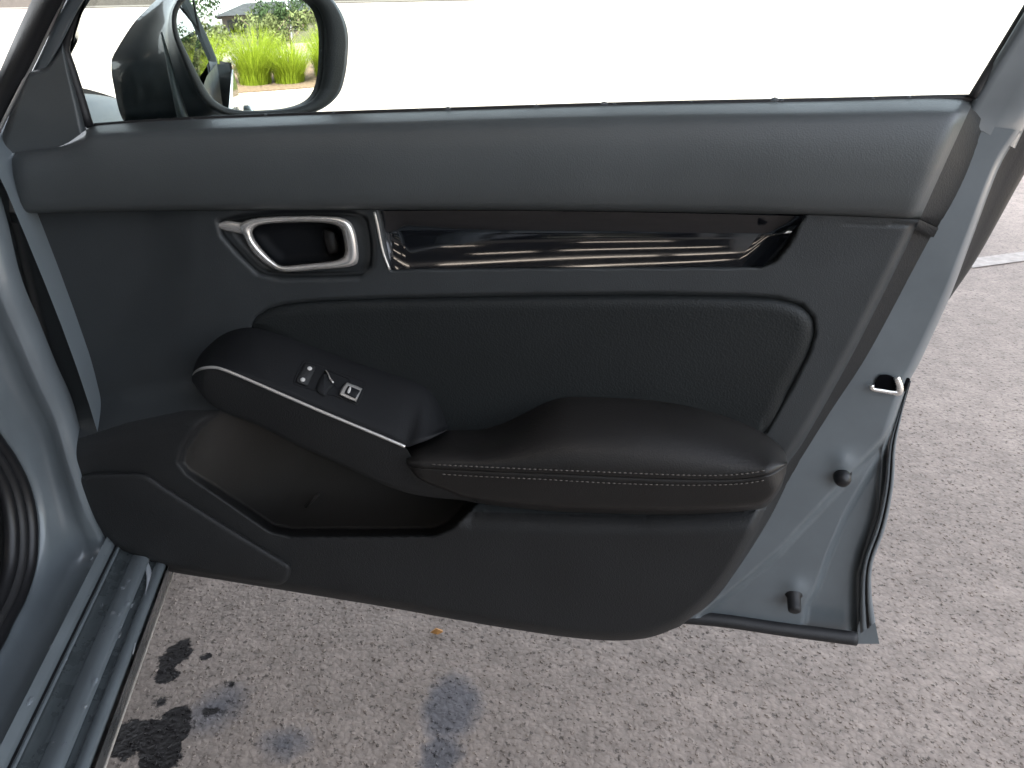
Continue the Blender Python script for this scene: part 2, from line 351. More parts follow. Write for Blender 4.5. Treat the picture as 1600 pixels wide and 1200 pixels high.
# main trim panel -------------------------------------------------
LEFT = [(15, 335), (30, 400), (50, 480), (70, 560), (90, 640), (100, 690), (108, 730), (120, 770), (150, 832)]
BOT = [(150, 832), (170, 854), (197, 871), (228, 882), (270, 894), (350, 907), (460, 925), (600, 948), (700, 966), (800, 983), (890, 996), (960, 1001), (1015, 996), (1062, 979)]
RIGHT = [(1437, 343), (1390, 440), (1329, 560), (1258, 686), (1228, 730), (1198, 792), (1176, 842), (1140, 903), (1104, 945), (1062, 979)]
S = coons(SEAM, BOT, LEFT, RIGHT, 380, 230); X, Yp = S[..., 0], S[..., 1]
OUTL = [tuple(q) for q in np.vstack([crv(SEAM, 40), crv(RIGHT, 40)[1:], crv(BOT, 40)[::-1][1:], crv(LEFT, 40)[::-1][1:-1]])]
INSERT = [(393, 512), (400, 496), (418, 483), (445, 475), (500, 469), (600, 465), (800, 461), (1000, 459), (1160, 461), (1215, 465), (1252, 476), (1270, 495), (1273, 520), (1262, 556), (1235, 608), (1196, 676), (1100, 690), (900, 690), (760, 690), (650, 660), (520, 590)]
POCKET = [(343, 641), (312, 668), (290, 700), (284, 722), (296, 737), (343, 767), (400, 806), (425, 823), (454, 830), (565, 830), (676, 829), (703, 818), (738, 781), (616, 758), (502, 708), (422, 668)]
HAND = [(345, 346), (372, 338), (440, 331), (545, 331), (572, 342), (580, 380), (578, 416), (560, 430), (440, 432), (405, 424), (372, 392), (350, 366)]
GLOSS = [(592, 322), (596, 340), (602, 380), (612, 422), (650, 420), (900, 418), (1188, 417), (1212, 408), (1234, 381), (1257, 335), (1262, 322)]
LOWER = [(40, 712), (108, 690), (200, 660), (290, 640), (350, 640), (640, 745), (740, 800), (1000, 806), (1200, 797), (1400, 790), (1400, 1150), (40, 1150)]
v = np.full(X.shape, 0.004)
v += 0.050 * sst(55, -35, sdist(LOWER, X, Yp))
v += -0.012 * sst(50, -40, sdist([(-50, 300), (262, 300), (258, 430), (235, 500), (175, 570), (120, 660), (60, 720), (-50, 720)], X, Yp))
v += -0.020 * sst(10, -14, sdist(HAND, X, Yp))
v += -0.030 * sst(2, -4, sdist(GLOSS, X, Yp))
v += -0.008 * sst(4, -3, sdist(INSERT, X, Yp))
dp = sdist(POCKET, X, Yp)
along = (X - 295) * 0.80 + (Yp - 690) * 0.45
vin = 0.042 - 0.105 * sst(10, 165, along)
v = np.where(dp < 14, v + (vin - v) * sst(10, -5, dp), v)
do = sdist(OUTL, X, Yp)
edge_ = 1 - np.clip(-do / 16, 0, 1); vert = sst(336, 352, Yp)
v -= 0.030 * (1 - np.sqrt(np.clip(1 - edge_ ** 2, 0, 1))) * np.where(Yp > 350, 1, 0)
HI_ = [(300 + x / 4, 300 + y / 4) for x, y in [(385, 228), (410, 210), (530, 193), (700, 188), (890, 204), (945, 270), (958, 370), (910, 426), (720, 450), (556, 460), (515, 436), (400, 310), (376, 250)]]
v -= 0.045 * sst(3, -1, sdist(HI_, X, Yp))
SHADE_CUT = [(60, 700), (108, 690), (200, 660), (290, 641), (350, 640), (640, 745), (740, 800), (1000, 806), (1200, 797), (1400, 790)]  # below this line a darker copy of the plastic stands in for shade
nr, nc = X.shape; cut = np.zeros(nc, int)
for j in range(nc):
    f_ = Yp[:, j] - np.interp(X[:, j], [q_[0] for q_ in SHADE_CUT], [q_[1] for q_ in SHADE_CUT]); i_ = int(np.argmin(np.abs(f_))); cut[j] = i_
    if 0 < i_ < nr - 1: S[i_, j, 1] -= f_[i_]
V1 = (grid_vf(S, v)[0], []); mats_ = []
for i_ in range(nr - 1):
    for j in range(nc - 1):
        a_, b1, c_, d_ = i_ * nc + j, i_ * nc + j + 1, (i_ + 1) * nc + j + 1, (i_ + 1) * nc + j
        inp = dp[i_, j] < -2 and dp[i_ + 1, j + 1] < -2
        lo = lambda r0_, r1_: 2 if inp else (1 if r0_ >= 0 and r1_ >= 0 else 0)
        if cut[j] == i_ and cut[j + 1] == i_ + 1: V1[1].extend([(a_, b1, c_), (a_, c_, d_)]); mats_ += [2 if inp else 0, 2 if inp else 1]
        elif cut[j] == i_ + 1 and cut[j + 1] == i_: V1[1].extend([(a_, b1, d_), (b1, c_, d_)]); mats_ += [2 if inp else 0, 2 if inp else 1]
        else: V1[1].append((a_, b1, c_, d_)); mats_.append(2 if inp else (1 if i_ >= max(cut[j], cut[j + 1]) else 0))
# return flange round the edges back to the metal
edge_px = np.vstack([crv(RIGHT, 90), crv(BOT, 120)[::-1][1:], crv(LEFT, 60)[::-1][1:]])
ev = np.concatenate([v[:, -1][np.linspace(0, 229, 90).astype(int)], v[-1, ::-1][np.linspace(0, 379, 120).astype(int)][1:], v[::-1, 0][np.linspace(0, 229, 60).astype(int)][1:]])
BAND = [(1469, 358), (1430, 430), (1360, 558), (1300, 646), (1250, 725), (1212, 795), (1187, 837), (1150, 893), (1112, 941), (1062, 977)]
bo = np.vstack([crv(BAND, 90), crv(BOT, 120)[::-1][1:] + np.array((0, -8)), crv(LEFT, 60)[::-1][1:] + np.array((7, 0))])
r0 = [P(x, y, q) for (x, y), q in zip(edge_px, ev)]; r1 = [P(x, y, -0.044) for x, y in bo]
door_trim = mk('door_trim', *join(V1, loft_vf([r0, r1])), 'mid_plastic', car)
door_trim.data.materials.append(MAT['hard_shaded_plastic'])
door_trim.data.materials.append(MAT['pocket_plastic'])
door_trim.data.polygons.foreach_set('material_index', [mats_[i_] if i_ < len(mats_) else 1 for i_ in range(len(door_trim.data.polygons))])  # lower trim and flange take the darker copy, shade put into colour

# upper trim as child of door_trim
rows = []
prof = [(0.0, -0.034), (0.03, -0.018), (0.07, -0.004), (0.10, 0.006), (0.13, 0.0125), (0.22, 0.019), (0.4, 0.025), (0.6, 0.026), (0.8, 0.024), (0.92, 0.021), (0.972, 0.016), (0.993, 0.008), (1.0, -0.012)]
un = np.linspace(0, 1, 160)
ed = 0.024 * (np.clip(1 - un / 0.018, 0, 1) ** 2 + np.clip(1 - (1 - un) / 0.016, 0, 1) ** 2)
for k_, vv in prof:
    q = tp * (1 - k_) + sm * k_
    rows.append([P(x, y, vv - e) for (x, y), e in zip(q, ed)])
UT = loft_vf(rows)
# end return on the right of the upper trim
ex = [(tp[-1] * (1 - k_) + sm[-1] * k_, vv - ed[-1]) for k_, vv in prof]
rr0 = [P(x, y, vv) for (x, y), vv in ex]; oo = crv([(1530, 160), (1541, 190), (1535, 215), (1505, 290), (1469, 358)], len(ex)); rr1 = [P(x, y, -0.044) for x, y in oo]
ex2 = [(tp[0] * (1 - k_) + sm[0] * k_, vv - ed[0]) for k_, vv in prof]
ll0 = [P(x, y, vv) for (x, y), vv in ex2]; ll1 = [P(x + 6, y, -0.044) for (x, y), vv in ex2]
mk('upper_trim', *join(UT, loft_vf([ll0, ll1])), 'soft_trim', door_trim); mk('trim_return', *loft_vf([rr0, rr1]), 'hard_shaded_plastic', door_trim)  # right return uses the darker plastic, its shade put into the colour
# padded insert
S3 = coons([(393, 512), (400, 496), (418, 483), (445, 475), (500, 469), (600, 465), (800, 461), (1000, 459), (1160, 461), (1215, 465), (1252, 476), (1270, 495), (1273, 520)], [(393, 512), (450, 555), (520, 600), (640, 690), (760, 720), (900, 730), (1100, 720), (1196, 676)], [(393, 512), (393, 512.5), (393, 513)], [(1273, 520), (1262, 556), (1235, 608), (1196, 676)], 160, 50)
i_d = -sdist([tuple(q_) for q_ in ring(INSERT, 160)], S3[..., 0], S3[..., 1]); i_d = np.where((S3[..., 1] > 560) & (S3[..., 0] < 1190), 40, np.maximum(i_d, 0))
mk('padded_insert', *grid_vf(S3, -0.006 + 0.015 * np.sqrt(np.clip(1 - (1 - np.clip(i_d / 24, 0, 1)) ** 2, 0, 1))), 'leatherette', door_trim)
# speaker cover
SPK = [(126, 752), (136, 742), (160, 740), (215, 740), (236, 746), (262, 764), (350, 820), (440, 875), (453, 884), (452, 898), (444, 909), (425, 911), (350, 900), (275, 886), (215, 868), (180, 850), (152, 815), (135, 780)]
mk('speaker_cover', *pad_vf(SPK, [(-3, 0.046), (-1, 0.056), (1, 0.0605), (4, 0.0630), (9, 0.0640)], 160), 'hard_shaded_plastic', door_trim)
# pocket clip
a, b_ = P(478, 792, -0.050), P(498, 772, -0.050); mk('pocket_rib', *tube_vf([a, (a + b_) / 2, b_], [.002, .003, .002]), 'pocket_plastic', door_trim)
# gloss strip: concave piano-black tray
GT = [(594, 330), (720, 329), (860, 330), (1060, 333), (1258, 338)]
GB = [(612, 421), (700, 419), (900, 417), (1100, 417), (1192, 416)]
gt, gb = crv(GT, 90), crv(GB, 90); rows = []
for k_ in np.linspace(0, 1, 40):
    q = gt * (1 - k_) + gb * k_
    t_ = max(0, k_ - .36); dv = -0.014 - 0.008 * math.sin(min(1, k_ / .42) * math.pi / 2) + 0.017 * t_ + 0.0150 * t_ * t_
    endl = np.clip(np.linspace(0, 1, 90) / .05, 0, 1); endr = np.clip((1 - np.linspace(0, 1, 90)) / .07, 0, 1)
    rows.append([P(x, y, dv + 0.004 * (1 - a_) ** 2 + 0.012 * (1 - c_) ** 2) for (x, y), a_, c_ in zip(q, endl, endr)])
mk('gloss_strip', *loft_vf(rows), 'piano_black', door_trim)
mk('strip_divider', *tube_vf([P(x, y, 0.004) for x, y in crv([(585, 331), (590, 352), (598, 392), (609, 422)], 16)], 0.0016, 8), 'silver_paint', door_trim)
# sail trim in the mirror corner
SAIL = [(8, 246), (0, 232), (14, 190), (36, 132), (47, 118), (74, 111), (97, 72), (103, 84), (122, 150), (135, 200), (124, 212), (95, 226), (40, 236)]
S4 = coons([(45, 112), (60, 106), (74, 100), (87, 82), (98, 62)], [(-6, 236), (12, 240), (40, 236), (95, 228), (135, 203)], [(45, 112), (34, 134), (14, 182), (-6, 236)], [(98, 62), (112, 116), (124, 158), (135, 203)], 60, 60)
sv = -sdist([tuple(q_) for q_ in SAIL], S4[..., 0], S4[..., 1]); uu = np.linspace(0, 1, 60); eg = np.minimum(np.minimum(uu, 1 - uu)[None, :], np.minimum(uu, 1)[:, None]); eg = np.clip(eg / .10, 0, 1)
VS4 = -0.030 + 0.022 * np.sqrt(1 - (1 - eg) ** 2) - 0.010 * (1 - uu)[:, None]
mk('mirror_corner_trim', *grid_vf(S4, VS4), 'soft_trim', door_trim)

# --- door handle
HO = [(300 + x / 4, 300 + y / 4) for x, y in [(300, 205), (350, 176), (420, 162), (520, 155), (700, 151), (860, 154), (935, 162), (985, 188), (1012, 235), (1028, 300), (1036, 370), (1036, 420), (1018, 452), (965, 468), (860, 478), (720, 489), (610, 498), (548, 492), (480, 460), (400, 395), (350, 325), (325, 270), (300, 240)]]
HI = [(300 + x / 4, 300 + y / 4) for x, y in [(385, 228), (410, 210), (460, 199), (530, 193), (700, 188), (820, 192), (890, 204), (930, 228), (945, 270), (955, 320), (958, 370), (945, 405), (910, 426), (840, 438), (720, 450), (610, 460), (556, 460), (515, 436), (450, 372), (400, 310), (380, 275), (376, 250), (378, 240)]]
ho, hi = np.array(HO), np.array(HI)
hp = lambda k_, vv: [P(x, y, vv) for x, y in ring((ho * (1 - k_) + hi * k_).tolist(), 140)]
handle = mk('door_handle', *loft_vf([hp(0.0, -0.016), hp(-0.05, 0.002), hp(0.05, 0.0065), hp(0.35, 0.0105), hp(0.7, 0.0085), hp(0.95, 0.002), hp(1.02, -0.006), hp(1.0, -0.022)], True), 'satin_chrome', car)
tip = crv([(341, 353), (352, 353), (364, 354), (374, 356), (384, 357)], 14)
mk('handle_tip', *tube_vf([P(x, y, 0.0) for x, y in tip], list(np.interp(np.linspace(0, 1, 14), [0, .3, 1], [.003, .0062, .0070])), 10, flat=.6), 'satin_chrome', handle)
q = ring(HI, 100); cen = np.array(HI).mean(0)
bw = lambda k_, vv: [P(*(cen + (p_ - cen) * k_), vv) for p_ in q]
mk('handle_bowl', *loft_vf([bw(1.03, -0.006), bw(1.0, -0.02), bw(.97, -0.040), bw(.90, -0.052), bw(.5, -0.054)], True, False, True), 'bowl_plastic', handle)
LV = [(505, 362), (516, 360), (524, 366), (529, 390), (524, 396), (512, 395)]
mk('handle_lock_tab', *pad_vf(LV, [(-1, -0.05), (0, -0.034), (2, -0.031)], 40), 'armrest_leather', handle)
# dark moulded surround of the handle
q0 = ring(HAND, 120)
ro = ring(HO, 120); q1_ = np.array(q0); k0_ = int(np.argmin(np.linalg.norm(ro - q1_[0], axis=1))); ro = np.roll(ro, -k0_, 0)
mk('handle_surround', *loft_vf([[P(x, y, vv) for x, y in q_] for q_, vv in ((inset(q1_, 2), .001), (inset(q1_, 5), -.003), (q1_ * .55 + ro * .45, -.010), (q1_ * .15 + ro * .85, -.012), (inset(ro, 2), -.012))], True), 'mid_plastic', handle)

# --- armrest
AT = [(632, 703), (640, 690), (660, 678), (700, 671), (745, 671), (780, 663), (815, 647), (850, 629), (885, 619), (930, 619), (1000, 622), (1060, 630), (1120, 645), (1170, 664), (1208, 687), (1227, 708), (1230, 722)]
AS = [(632, 712), (645, 728), (700, 732), (806, 737), (889, 740), (1012, 746), (1100, 748), (1157, 747), (1198, 741), (1220, 731), (1230, 722)]
AB = [(640, 735), (660, 752), (700, 770), (740, 784), (850, 797), (1000, 803), (1100, 802), (1170, 797), (1198, 790), (1218, 765), (1228, 738)]
at, as_, ab = crv(AT, 150), crv(AS, 150), crv(AB, 150)
rows = []
for k_ in np.linspace(0, 1, 26):
    q = at * (1 - k_) + as_ * k_
    vv = 0.006 + 0.088 * math.sin(k_ * math.pi / 2) ** 0.85
    tap = 1 - 0.55 * (np.clip(1 - un[:150] * 160 / 150 / 0.05, 0, 1) ** 2) * 1.0
    tp_ = np.linspace(0, 1, 150); tap = 1 - 0.25 * np.clip(1 - tp_ / .06, 0, 1) ** 2 - 0.35 * np.clip(1 - (1 - tp_) / .07, 0, 1) ** 2
    rows.append([P(x, y, vv * t_) for (x, y), t_ in zip(q, tap)])
seam_row = rows[-1]
gro = [P(x, y + 1.2, 0.094 * t_ - 0.006) for (x, y), t_ in zip(as_, tap)]
low = []
for k_ in np.linspace(0, 1, 14):
    q = (as_ + np.array((0, 2.4))) * (1 - k_) + ab * k_
    vv = 0.093 - 0.004 * k_ - 0.03 * max(0, (k_ - .8) / .2) ** 2
    low.append([P(x, y, vv * t_) for (x, y), t_ in zip(q, tap)])
low.append([P(x, y + 1, 0.045 * t_) for (x, y), t_ in zip(ab, tap)])
armrest = mk('armrest', *loft_vf(rows + [gro] + low), 'armrest_leather', car)
def stitches(path, name, vv):
    q = crv(path, 400); L_ = np.concatenate([[0], np.cumsum(np.linalg.norm(np.diff(q, axis=0), axis=1))]); V, F = [], []
    tt = np.arange(4, L_[-1] - 4, 8.3)
    for t in tt:
        s_ = lambda u: np.array([np.interp(u, L_, q[:, 0]), np.interp(u, L_, q[:, 1])])
        f0 = t / L_[-1]; tpv = 1 - 0.25 * max(0, 1 - f0 / .06) ** 2 - 0.35 * max(0, 1 - (1 - f0) / .07) ** 2
        a, c, b_ = s_(t), s_(t + 2.8), s_(t + 5.6)
        v_, f_ = tube_vf([P(*a, vv * tpv - .0008), P(*c, vv * tpv + .0004), P(*b_, vv * tpv - .0008)], [.0004, .0008, .0004], 5)
        o = len(V); V += v_; F += [tuple(i + o for i in k_) for k_ in f_]
    mk(name, V, F, 'thread', armrest, kind='stuff')
stitches([(646, 724), (700, 727), (806, 732), (930, 737), (1054, 742), (1110, 743), (1157, 741), (1195, 735), (1222, 724)], 'stitching', 0.0945)
stitches([(662, 739), (740, 744), (847, 749), (954, 755), (1054, 758), (1110, 758), (1157, 756), (1195, 750), (1222, 738)], 'stitching', 0.0935)

# --- switch panel with its skirt
ST = [(300, 588), (308, 562), (326, 540), (348, 523), (372, 514), (396, 512), (440, 521), (500, 542), (560, 564), (620, 583), (655, 596), (676, 612), (690, 637), (699, 664)]
SA = [(300, 588), (304, 582), (314, 576), (330, 573.5), (346, 576), (380, 589), (440, 615), (500, 641), (560, 666), (610, 687), (634, 698), (650, 694), (672, 686), (699, 672)]
SB = [(300, 596), (318, 620), (344, 641), (384, 656), (422, 674), (470, 698), (520, 720), (570, 744), (616, 764), (665, 776), (742, 783), (742, 783), (743, 784), (744, 785)]
st, sa_ = crv(ST, 130), crv(SA, 130); rows = []
tq = np.linspace(0, 1, 130)
for k_ in np.linspace(0, 1, 20):
    q = st * (1 - k_) + sa_ * k_; vv = 0.004 + 0.080 * (k_ ** 0.8)
    if k_ > .9: vv -= 0.004 * ((k_ - .9) / .1) ** 2
    tap = 1 - 0.5 * np.clip(1 - tq / .06, 0, 1) ** 2 - 0.35 * np.clip((tq - .86) / .14, 0, 1) ** 1.5
    rows.append([P(x, y, vv * t_) for (x, y), t_ in zip(q, tap)])
sk0 = crv([(300, 588), (304, 582), (314, 577), (330, 575), (346, 578), (380, 591), (440, 617), (500, 643), (560, 668), (610, 689), (634, 700), (652, 728), (690, 760), (744, 783)], 130)
sk1 = crv(SB[:11] + [(744, 785)], 130); sk = []
for k_ in np.linspace(0, 1, 10):
    q = sk0 * (1 - k_) + sk1 * k_; vv = 0.079 - 0.016 * k_ ** 1.5
    tap2 = 1 - 0.5 * np.clip(1 - tq / .06, 0, 1) ** 2 - 0.0 * tq
    sk.append([P(x, y, vv * t_ + 0.008 * max(0, s_ - .8)) for (x, y), t_, s_ in zip(q, tap2, tq)])
sk.append([P(x, y - 4, 0.015) for x, y in sk1])
switch_panel = mk('switch_panel', *loft_vf(rows), 'switch_plastic', car)
mk('panel_skirt', *loft_vf(sk), 'hard_shaded_plastic', switch_panel)
ac = crv([(301, 586), (305, 581), (315, 576), (330, 574), (346, 576.5), (380, 590), (440, 616), (500, 642), (560, 667), (610, 688), (633, 698)], 90)
act = np.interp(np.linspace(0, 1, 90), [0, .06, 1], [.5, 1, 1])
mk('accent_strip', *tube_vf([P(x, y, 0.0815 * t_ ** .7) for (x, y), t_ in zip(ac, act)], list(0.0019 * np.interp(np.linspace(0, 1, 90), [0, .04, 1], [.3, 1, 1])), 8), 'silver_paint', switch_panel)
def spv(x, y):
    "inboard offset of the switch panel face at a photo position"
    yt = yat(ST[4:11], x); ya = yat(SA[4:11], x); k_ = float(np.clip((y - yt) / (ya - yt), 0, 1)); return 0.004 + 0.080 * k_ ** 0.8
def spad(name, pts, prof, mat, par, n=40):
    o = np.array(pts, float); o = ring(o.tolist(), n) if n else o; rows = []
    for d, dv in prof:
        q = inset(o, d); rows.append([P(x, y, spv(x, y) + dv) for x, y in q])
    return mk(name, *loft_vf(rows, True, False, True), mat, par)
Z8 = lambda L_: [(420 + x / 8, 540 + y / 8) for x, y in L_]
LOCK = Z8([(440, 240), (470, 225), (560, 245), (585, 275), (560, 350), (490, 490), (465, 500), (360, 465), (338, 440), (350, 400)])
spad('switch_bezel', Z8([(420, 205), (450, 190), (600, 225), (900, 330), (1190, 440), (1215, 480), (1120, 720), (1060, 730), (850, 640), (560, 560), (340, 490), (310, 450), (340, 360)]), [(-1.5, -.004), (0, .0006), (1.5, .0012), (3, -.0012)], 'switch_plastic', switch_panel, 80)
spad('lock_switch', LOCK, [(-.5, -.004), (.5, .0022), (2, .0032)], 'hard_shaded_plastic', switch_panel)
for c in ((510, 285), (425, 425)):
    spad('switch_dot', Z8([(c[0] + 34 * math.cos(t), c[1] + 28 * math.sin(t)) for t in np.linspace(0, 6.28, 9)[:-1]]), [(0, .0026), (.8, .0042)], 'white_print', switch_panel, 20)
spad('finger_scoop', Z8([(720, 310), (760, 330), (900, 385), (1010, 440), (930, 470), (890, 530), (830, 500), (790, 430)]), [(-1, .0010), (1, -.004), (4, -.010)], 'dark_void', switch_panel, 40)
spad('scoop_face', Z8([(700, 300), (730, 330), (790, 430), (815, 500), (760, 560), (700, 640), (620, 600), (580, 530), (640, 400)]), [(-1, -.003), (1.5, .0022), (5, .0032)], 'switch_plastic', switch_panel, 40)
mk('scoop_rim', *tube_vf([P(x, y, spv(x, y) + .004) for x, y in crv(Z8([(710, 308), (742, 350), (765, 410), (805, 465)]), 12)], [.0007] * 5 + [.0011] * 4 + [.0014] * 3, 6), 'silver_paint', switch_panel)
RK = Z8([(960, 475), (1000, 470), (1160, 535), (1155, 560), (1095, 690), (1075, 697), (905, 625), (888, 600), (905, 550)])
spad('window_switch', RK, [(-.5, -.004), (0, .004), (1, .0062), (2.2, .0066)], 'silver_paint', switch_panel, 60)
spad('switch_cap', Z8([(985, 512), (1015, 510), (1135, 560), (1130, 580), (1085, 655), (1070, 655), (960, 605), (945, 590)]), [(-.3, .0050), (.3, .0078), (1.2, .0083)], 'switch_plastic', switch_panel, 40)
spad('switch_mark', Z8([(1005, 522), (1030, 528), (1008, 592), (980, 585)]), [(-.2, .0080), (.3, .0090)], 'white_print', switch_panel, 20)

# --- painted door shell --------------------------------------------------
SHL = [(1470, 190), (1400, 350), (1290, 560), (1190, 760), (1120, 890), (1040, 966)]
SHR = [(1597, 205), (1562, 260), (1520, 370), (1485, 462), (1440, 560), (1421, 596), (1404, 646), (1390, 696), (1384, 758), (1371, 820), (1352, 872), (1346, 915), (1344, 992)]
S2 = coons([(1470, 190), (1530, 195), (1597, 205)], [(1040, 966), (1090, 966), (1125, 960), (1230, 976), (1344, 992)], SHL, SHR, 120, 190); X, Yp = S2[..., 0], S2[..., 1]
R1 = [(1420, 600), (1398, 660), (1383, 682), (1342, 727), (1283, 789), (1217, 860), (1154, 914), (1092, 962), (1092, 1100), (1500, 1100), (1500, 600)]
R2 = [(1398, 665), (1386, 690), (1350, 750), (1317, 808), (1292, 867), (1275, 917), (1258, 945), (1240, 1100), (1500, 1100), (1500, 640)]
R3 = [(1392, 670), (1377, 700), (1371, 800), (1350, 867), (1341, 900), (1341, 1100), (1500, 1100), (1500, 660)]
v2 = np.full(X.shape, -0.040)
v2 -= 0.022 * sst(4, -9, sdist(R1, X, Yp)); v2 -= 0.018 * sst(3, -9, sdist(R2, X, Yp)); v2 += 0.012 * sst(3, -3, sdist(R3, X, Yp))
v2 -= 0.030 * (1 - np.sqrt(np.clip(1 - (1 - np.clip((np.linspace(1, 0, 120) * 1.0) / .10, 0, 1))[None, :] ** 2, 0, 1)))  # rolled outer edge
for cx, cy, rr in ((1318, 728, 30), (1243, 922, 26)):
    v2 += 0.006 * np.exp(-((X - cx) ** 2 + (Yp - cy) ** 2) / (rr * .7) ** 2)
shell = grid_vf(S2, v2)
# hidden plate under the trim reaching round to the hinge edge
plate_px = [(-70, 240), (-40, 330), (-20, 400), (2, 462), (32, 536), (62, 606), (86, 655), (100, 700), (125, 780), (165, 845), (300, 885), (600, 930), (900, 975), (1040, 962), (1290, 560), (1470, 190), (800, 175), (300, 200), (100, 235)]
pl = np.array(plate_px, float); front = [P(x, y, -0.072) for x, y in pl]
SK = 0.115
skin_y = lambda z: SK + 0.030 * math.sin(max(0, min(1, (z - .2) / .75)) * math.pi)
n = len(front); pv = front; pf = [tuple(range(n))]
# hinge end face (front edge of door) back to the skin
hf0 = [P(x, y, -0.047) for x, y in plate_px[:10]]; hf1 = [p_ + np.array((-.012, .068, 0)) for p_ in hf0]
rear_px = crv(SHR, 190); re0 = [P(S2[i, -1, 0], S2[i, -1, 1], v2[i, -1]) for i in range(190)]
re1 = [p_ * np.array((1, 0, 1)) + np.array((0.004, SK - .004, 0)) for p_ in re0]
door = mk('door', *join(shell, (pv, pf), loft_vf([hf0, hf1]), loft_vf([re0, re1])), 'jamb_paint', car)
# outer skin
zs = np.linspace(0.215, 0.895, 26); rows = []
redge = sorted([(p_[2], p_[0]) for p_ in re0]); rz = [q[0] for q in redge]; rx = [q[1] for q in redge]
for z in zs:
    x1 = float(np.interp(z, rz, rx)) + 0.012; x0 = -0.385 + 0.03 * max(0, .45 - z)
    rows.append([np.array((x, skin_y(z) + (0.012 if z < .42 else 0) * (.42 - z) / .2, z)) for x in np.linspace(x0, x1, 40)])
ext = [[p_ - np.array((0, .006, 0)) for p_ in r_] for r_ in rows]
mk('door_skin', *join(loft_vf(rows), loft_vf(ext), loft_vf([[r_[-1] for r_ in rows], [r_[-1] for r_ in ext]]), loft_vf([rows[0], ext[0]]), loft_vf([rows[-1], ext[-1]])), 'car_paint', door)
# seals and shaded skin flange on the rear edge
def wtube(name, px, vv, r, mat='rubber', par=None, n=60, k=8):
    return mk(name, *tube_vf([P(x, y, vv) for x, y in crv(px, n)], r, k), mat, par or door)
es0 = crv([(1606, 188), (1594, 206), (1558, 262), (1516, 372), (1480, 466)], 40); es1 = crv([(1650, 195), (1642, 210), (1600, 273), (1530, 398), (1483, 468)], 40)
mk('edge_seal_and_shade', *loft_vf([[P(x, y, vv) for x, y in es0 * (1 - k_) + es1 * k_] for k_, vv in ((0, -.078), (.15, -.085), (.5, -.088), (.85, -.092), (1, -.100), (.9, -.118))]), 'rubber', door)  # outer skin flange, its shadow put in as a black strip
ef0 = crv([(1420, 598), (1403, 648), (1389, 697), (1383, 758), (1370, 820), (1351, 872), (1345, 916), (1344, 990)], 60); ef1 = crv([(1422, 592), (1409, 650), (1400, 697), (1396, 760), (1383, 826), (1364, 880), (1362, 926), (1368, 972)], 60)
efr = lambda k_, vv: [P(x, y, vv) for x, y in ef0 * (1 - k_) + ef1 * k_]
mk('edge_flange', *loft_vf([efr(0, -.072), efr(.12, -.064), efr(.38, -.064), efr(.48, -.070), efr(.56, -.070), efr(.64, -.063), efr(.9, -.065), efr(1, -.075), efr(1, -.12)]), 'jamb_paint', door)
mk('edge_seal_and_shade', *tube_vf(efr(.52, -.068), .0020, 8), 'rubber', door)
# lower corner flange tip and the dark bottom seal
tipf = [(1341, 972), (1358, 962), (1368, 975), (1374, 1006), (1338, 1006)]
mk('corner_flange', *join(([P(x, y, -0.075) for x, y in tipf] + [P(x, y, -0.10) for x, y in tipf], [(0, 1, 2, 3, 4), (5, 6, 7, 8, 9)] + [(i, (i + 1) % 5, 5 + (i + 1) % 5, 5 + i) for i in range(5)])), 'jamb_paint', door, smooth=False)
bs0 = crv([(1060, 960), (1125, 956), (1230, 971), (1338, 986)], 40)
mk('bottom_seal', *tube_vf([P(x, y + 5, -0.058) for x, y in crv([(1040, 957), (1125, 964), (1230, 979), (1338, 993)], 40)], 0.0098, 14), 'rubber', door)
# rubber buffers
def lathe(c, axis, prof, k=20):
    axis = np.array(axis, float); axis /= np.linalg.norm(axis); u = np.cross(axis, (0, 0, 1.)); u /= np.linalg.norm(u); w_ = np.cross(axis, u)
    return loft_vf([[c + axis * h + (u * math.cos(t) + w_ * math.sin(t)) * r for t in np.linspace(0, 2 * math.pi, k, endpoint=False)] for h, r in prof], True, False, True)
mk('rubber_buffer', *lathe(P(1314, 738, -0.043), (-.05, -1, -.1), [(-.006, .0125), (.002, .0125), (.004, .0095), (.010, .0105), (.016, .0098), (.020, .0075), (.0222, .003)]), 'rubber_gloss', door)
mk('rubber_buffer', *lathe(P(1240, 928, -0.062), (-.05, -1, -.35), [(-.006, .0120), (.003, .0118), (.005, .0092), (.022, .0090), (.026, .0085), (.0275, .006), (.0275, .002)]), 'rubber', door)
# latch
D_ = [(1369, 608), (1369, 596), (1374, 588), (1383, 586), (1392, 588), (1398, 594), (1400, 610)]
mk('latch_opening', *pad_vf(D_, [(-1, -0.0375), (0, -0.0372)], 40), 'dark_void', door)
mk('latch_slot', *pad_vf([(1408, 592), (1421, 592), (1417, 602), (1412, 612), (1408, 610)], [(-1, -0.05), (0, -0.045)], 24), 'dark_void', door)
lp = [(1362, 602), (1364, 608), (1380, 611), (1398, 614), (1405, 614), (1406, 606), (1404, 598), (1401, 590)]
mk('latch_plate', *tube_vf([P(x, y, -0.033) for x, y in crv(lp, 30)], list(np.interp(np.linspace(0, 1, 30), [0, .1, .5, .7, 1], [.003, .0022, .0024, .0042, .0036])), 8, flat=.6), 'steel', door)

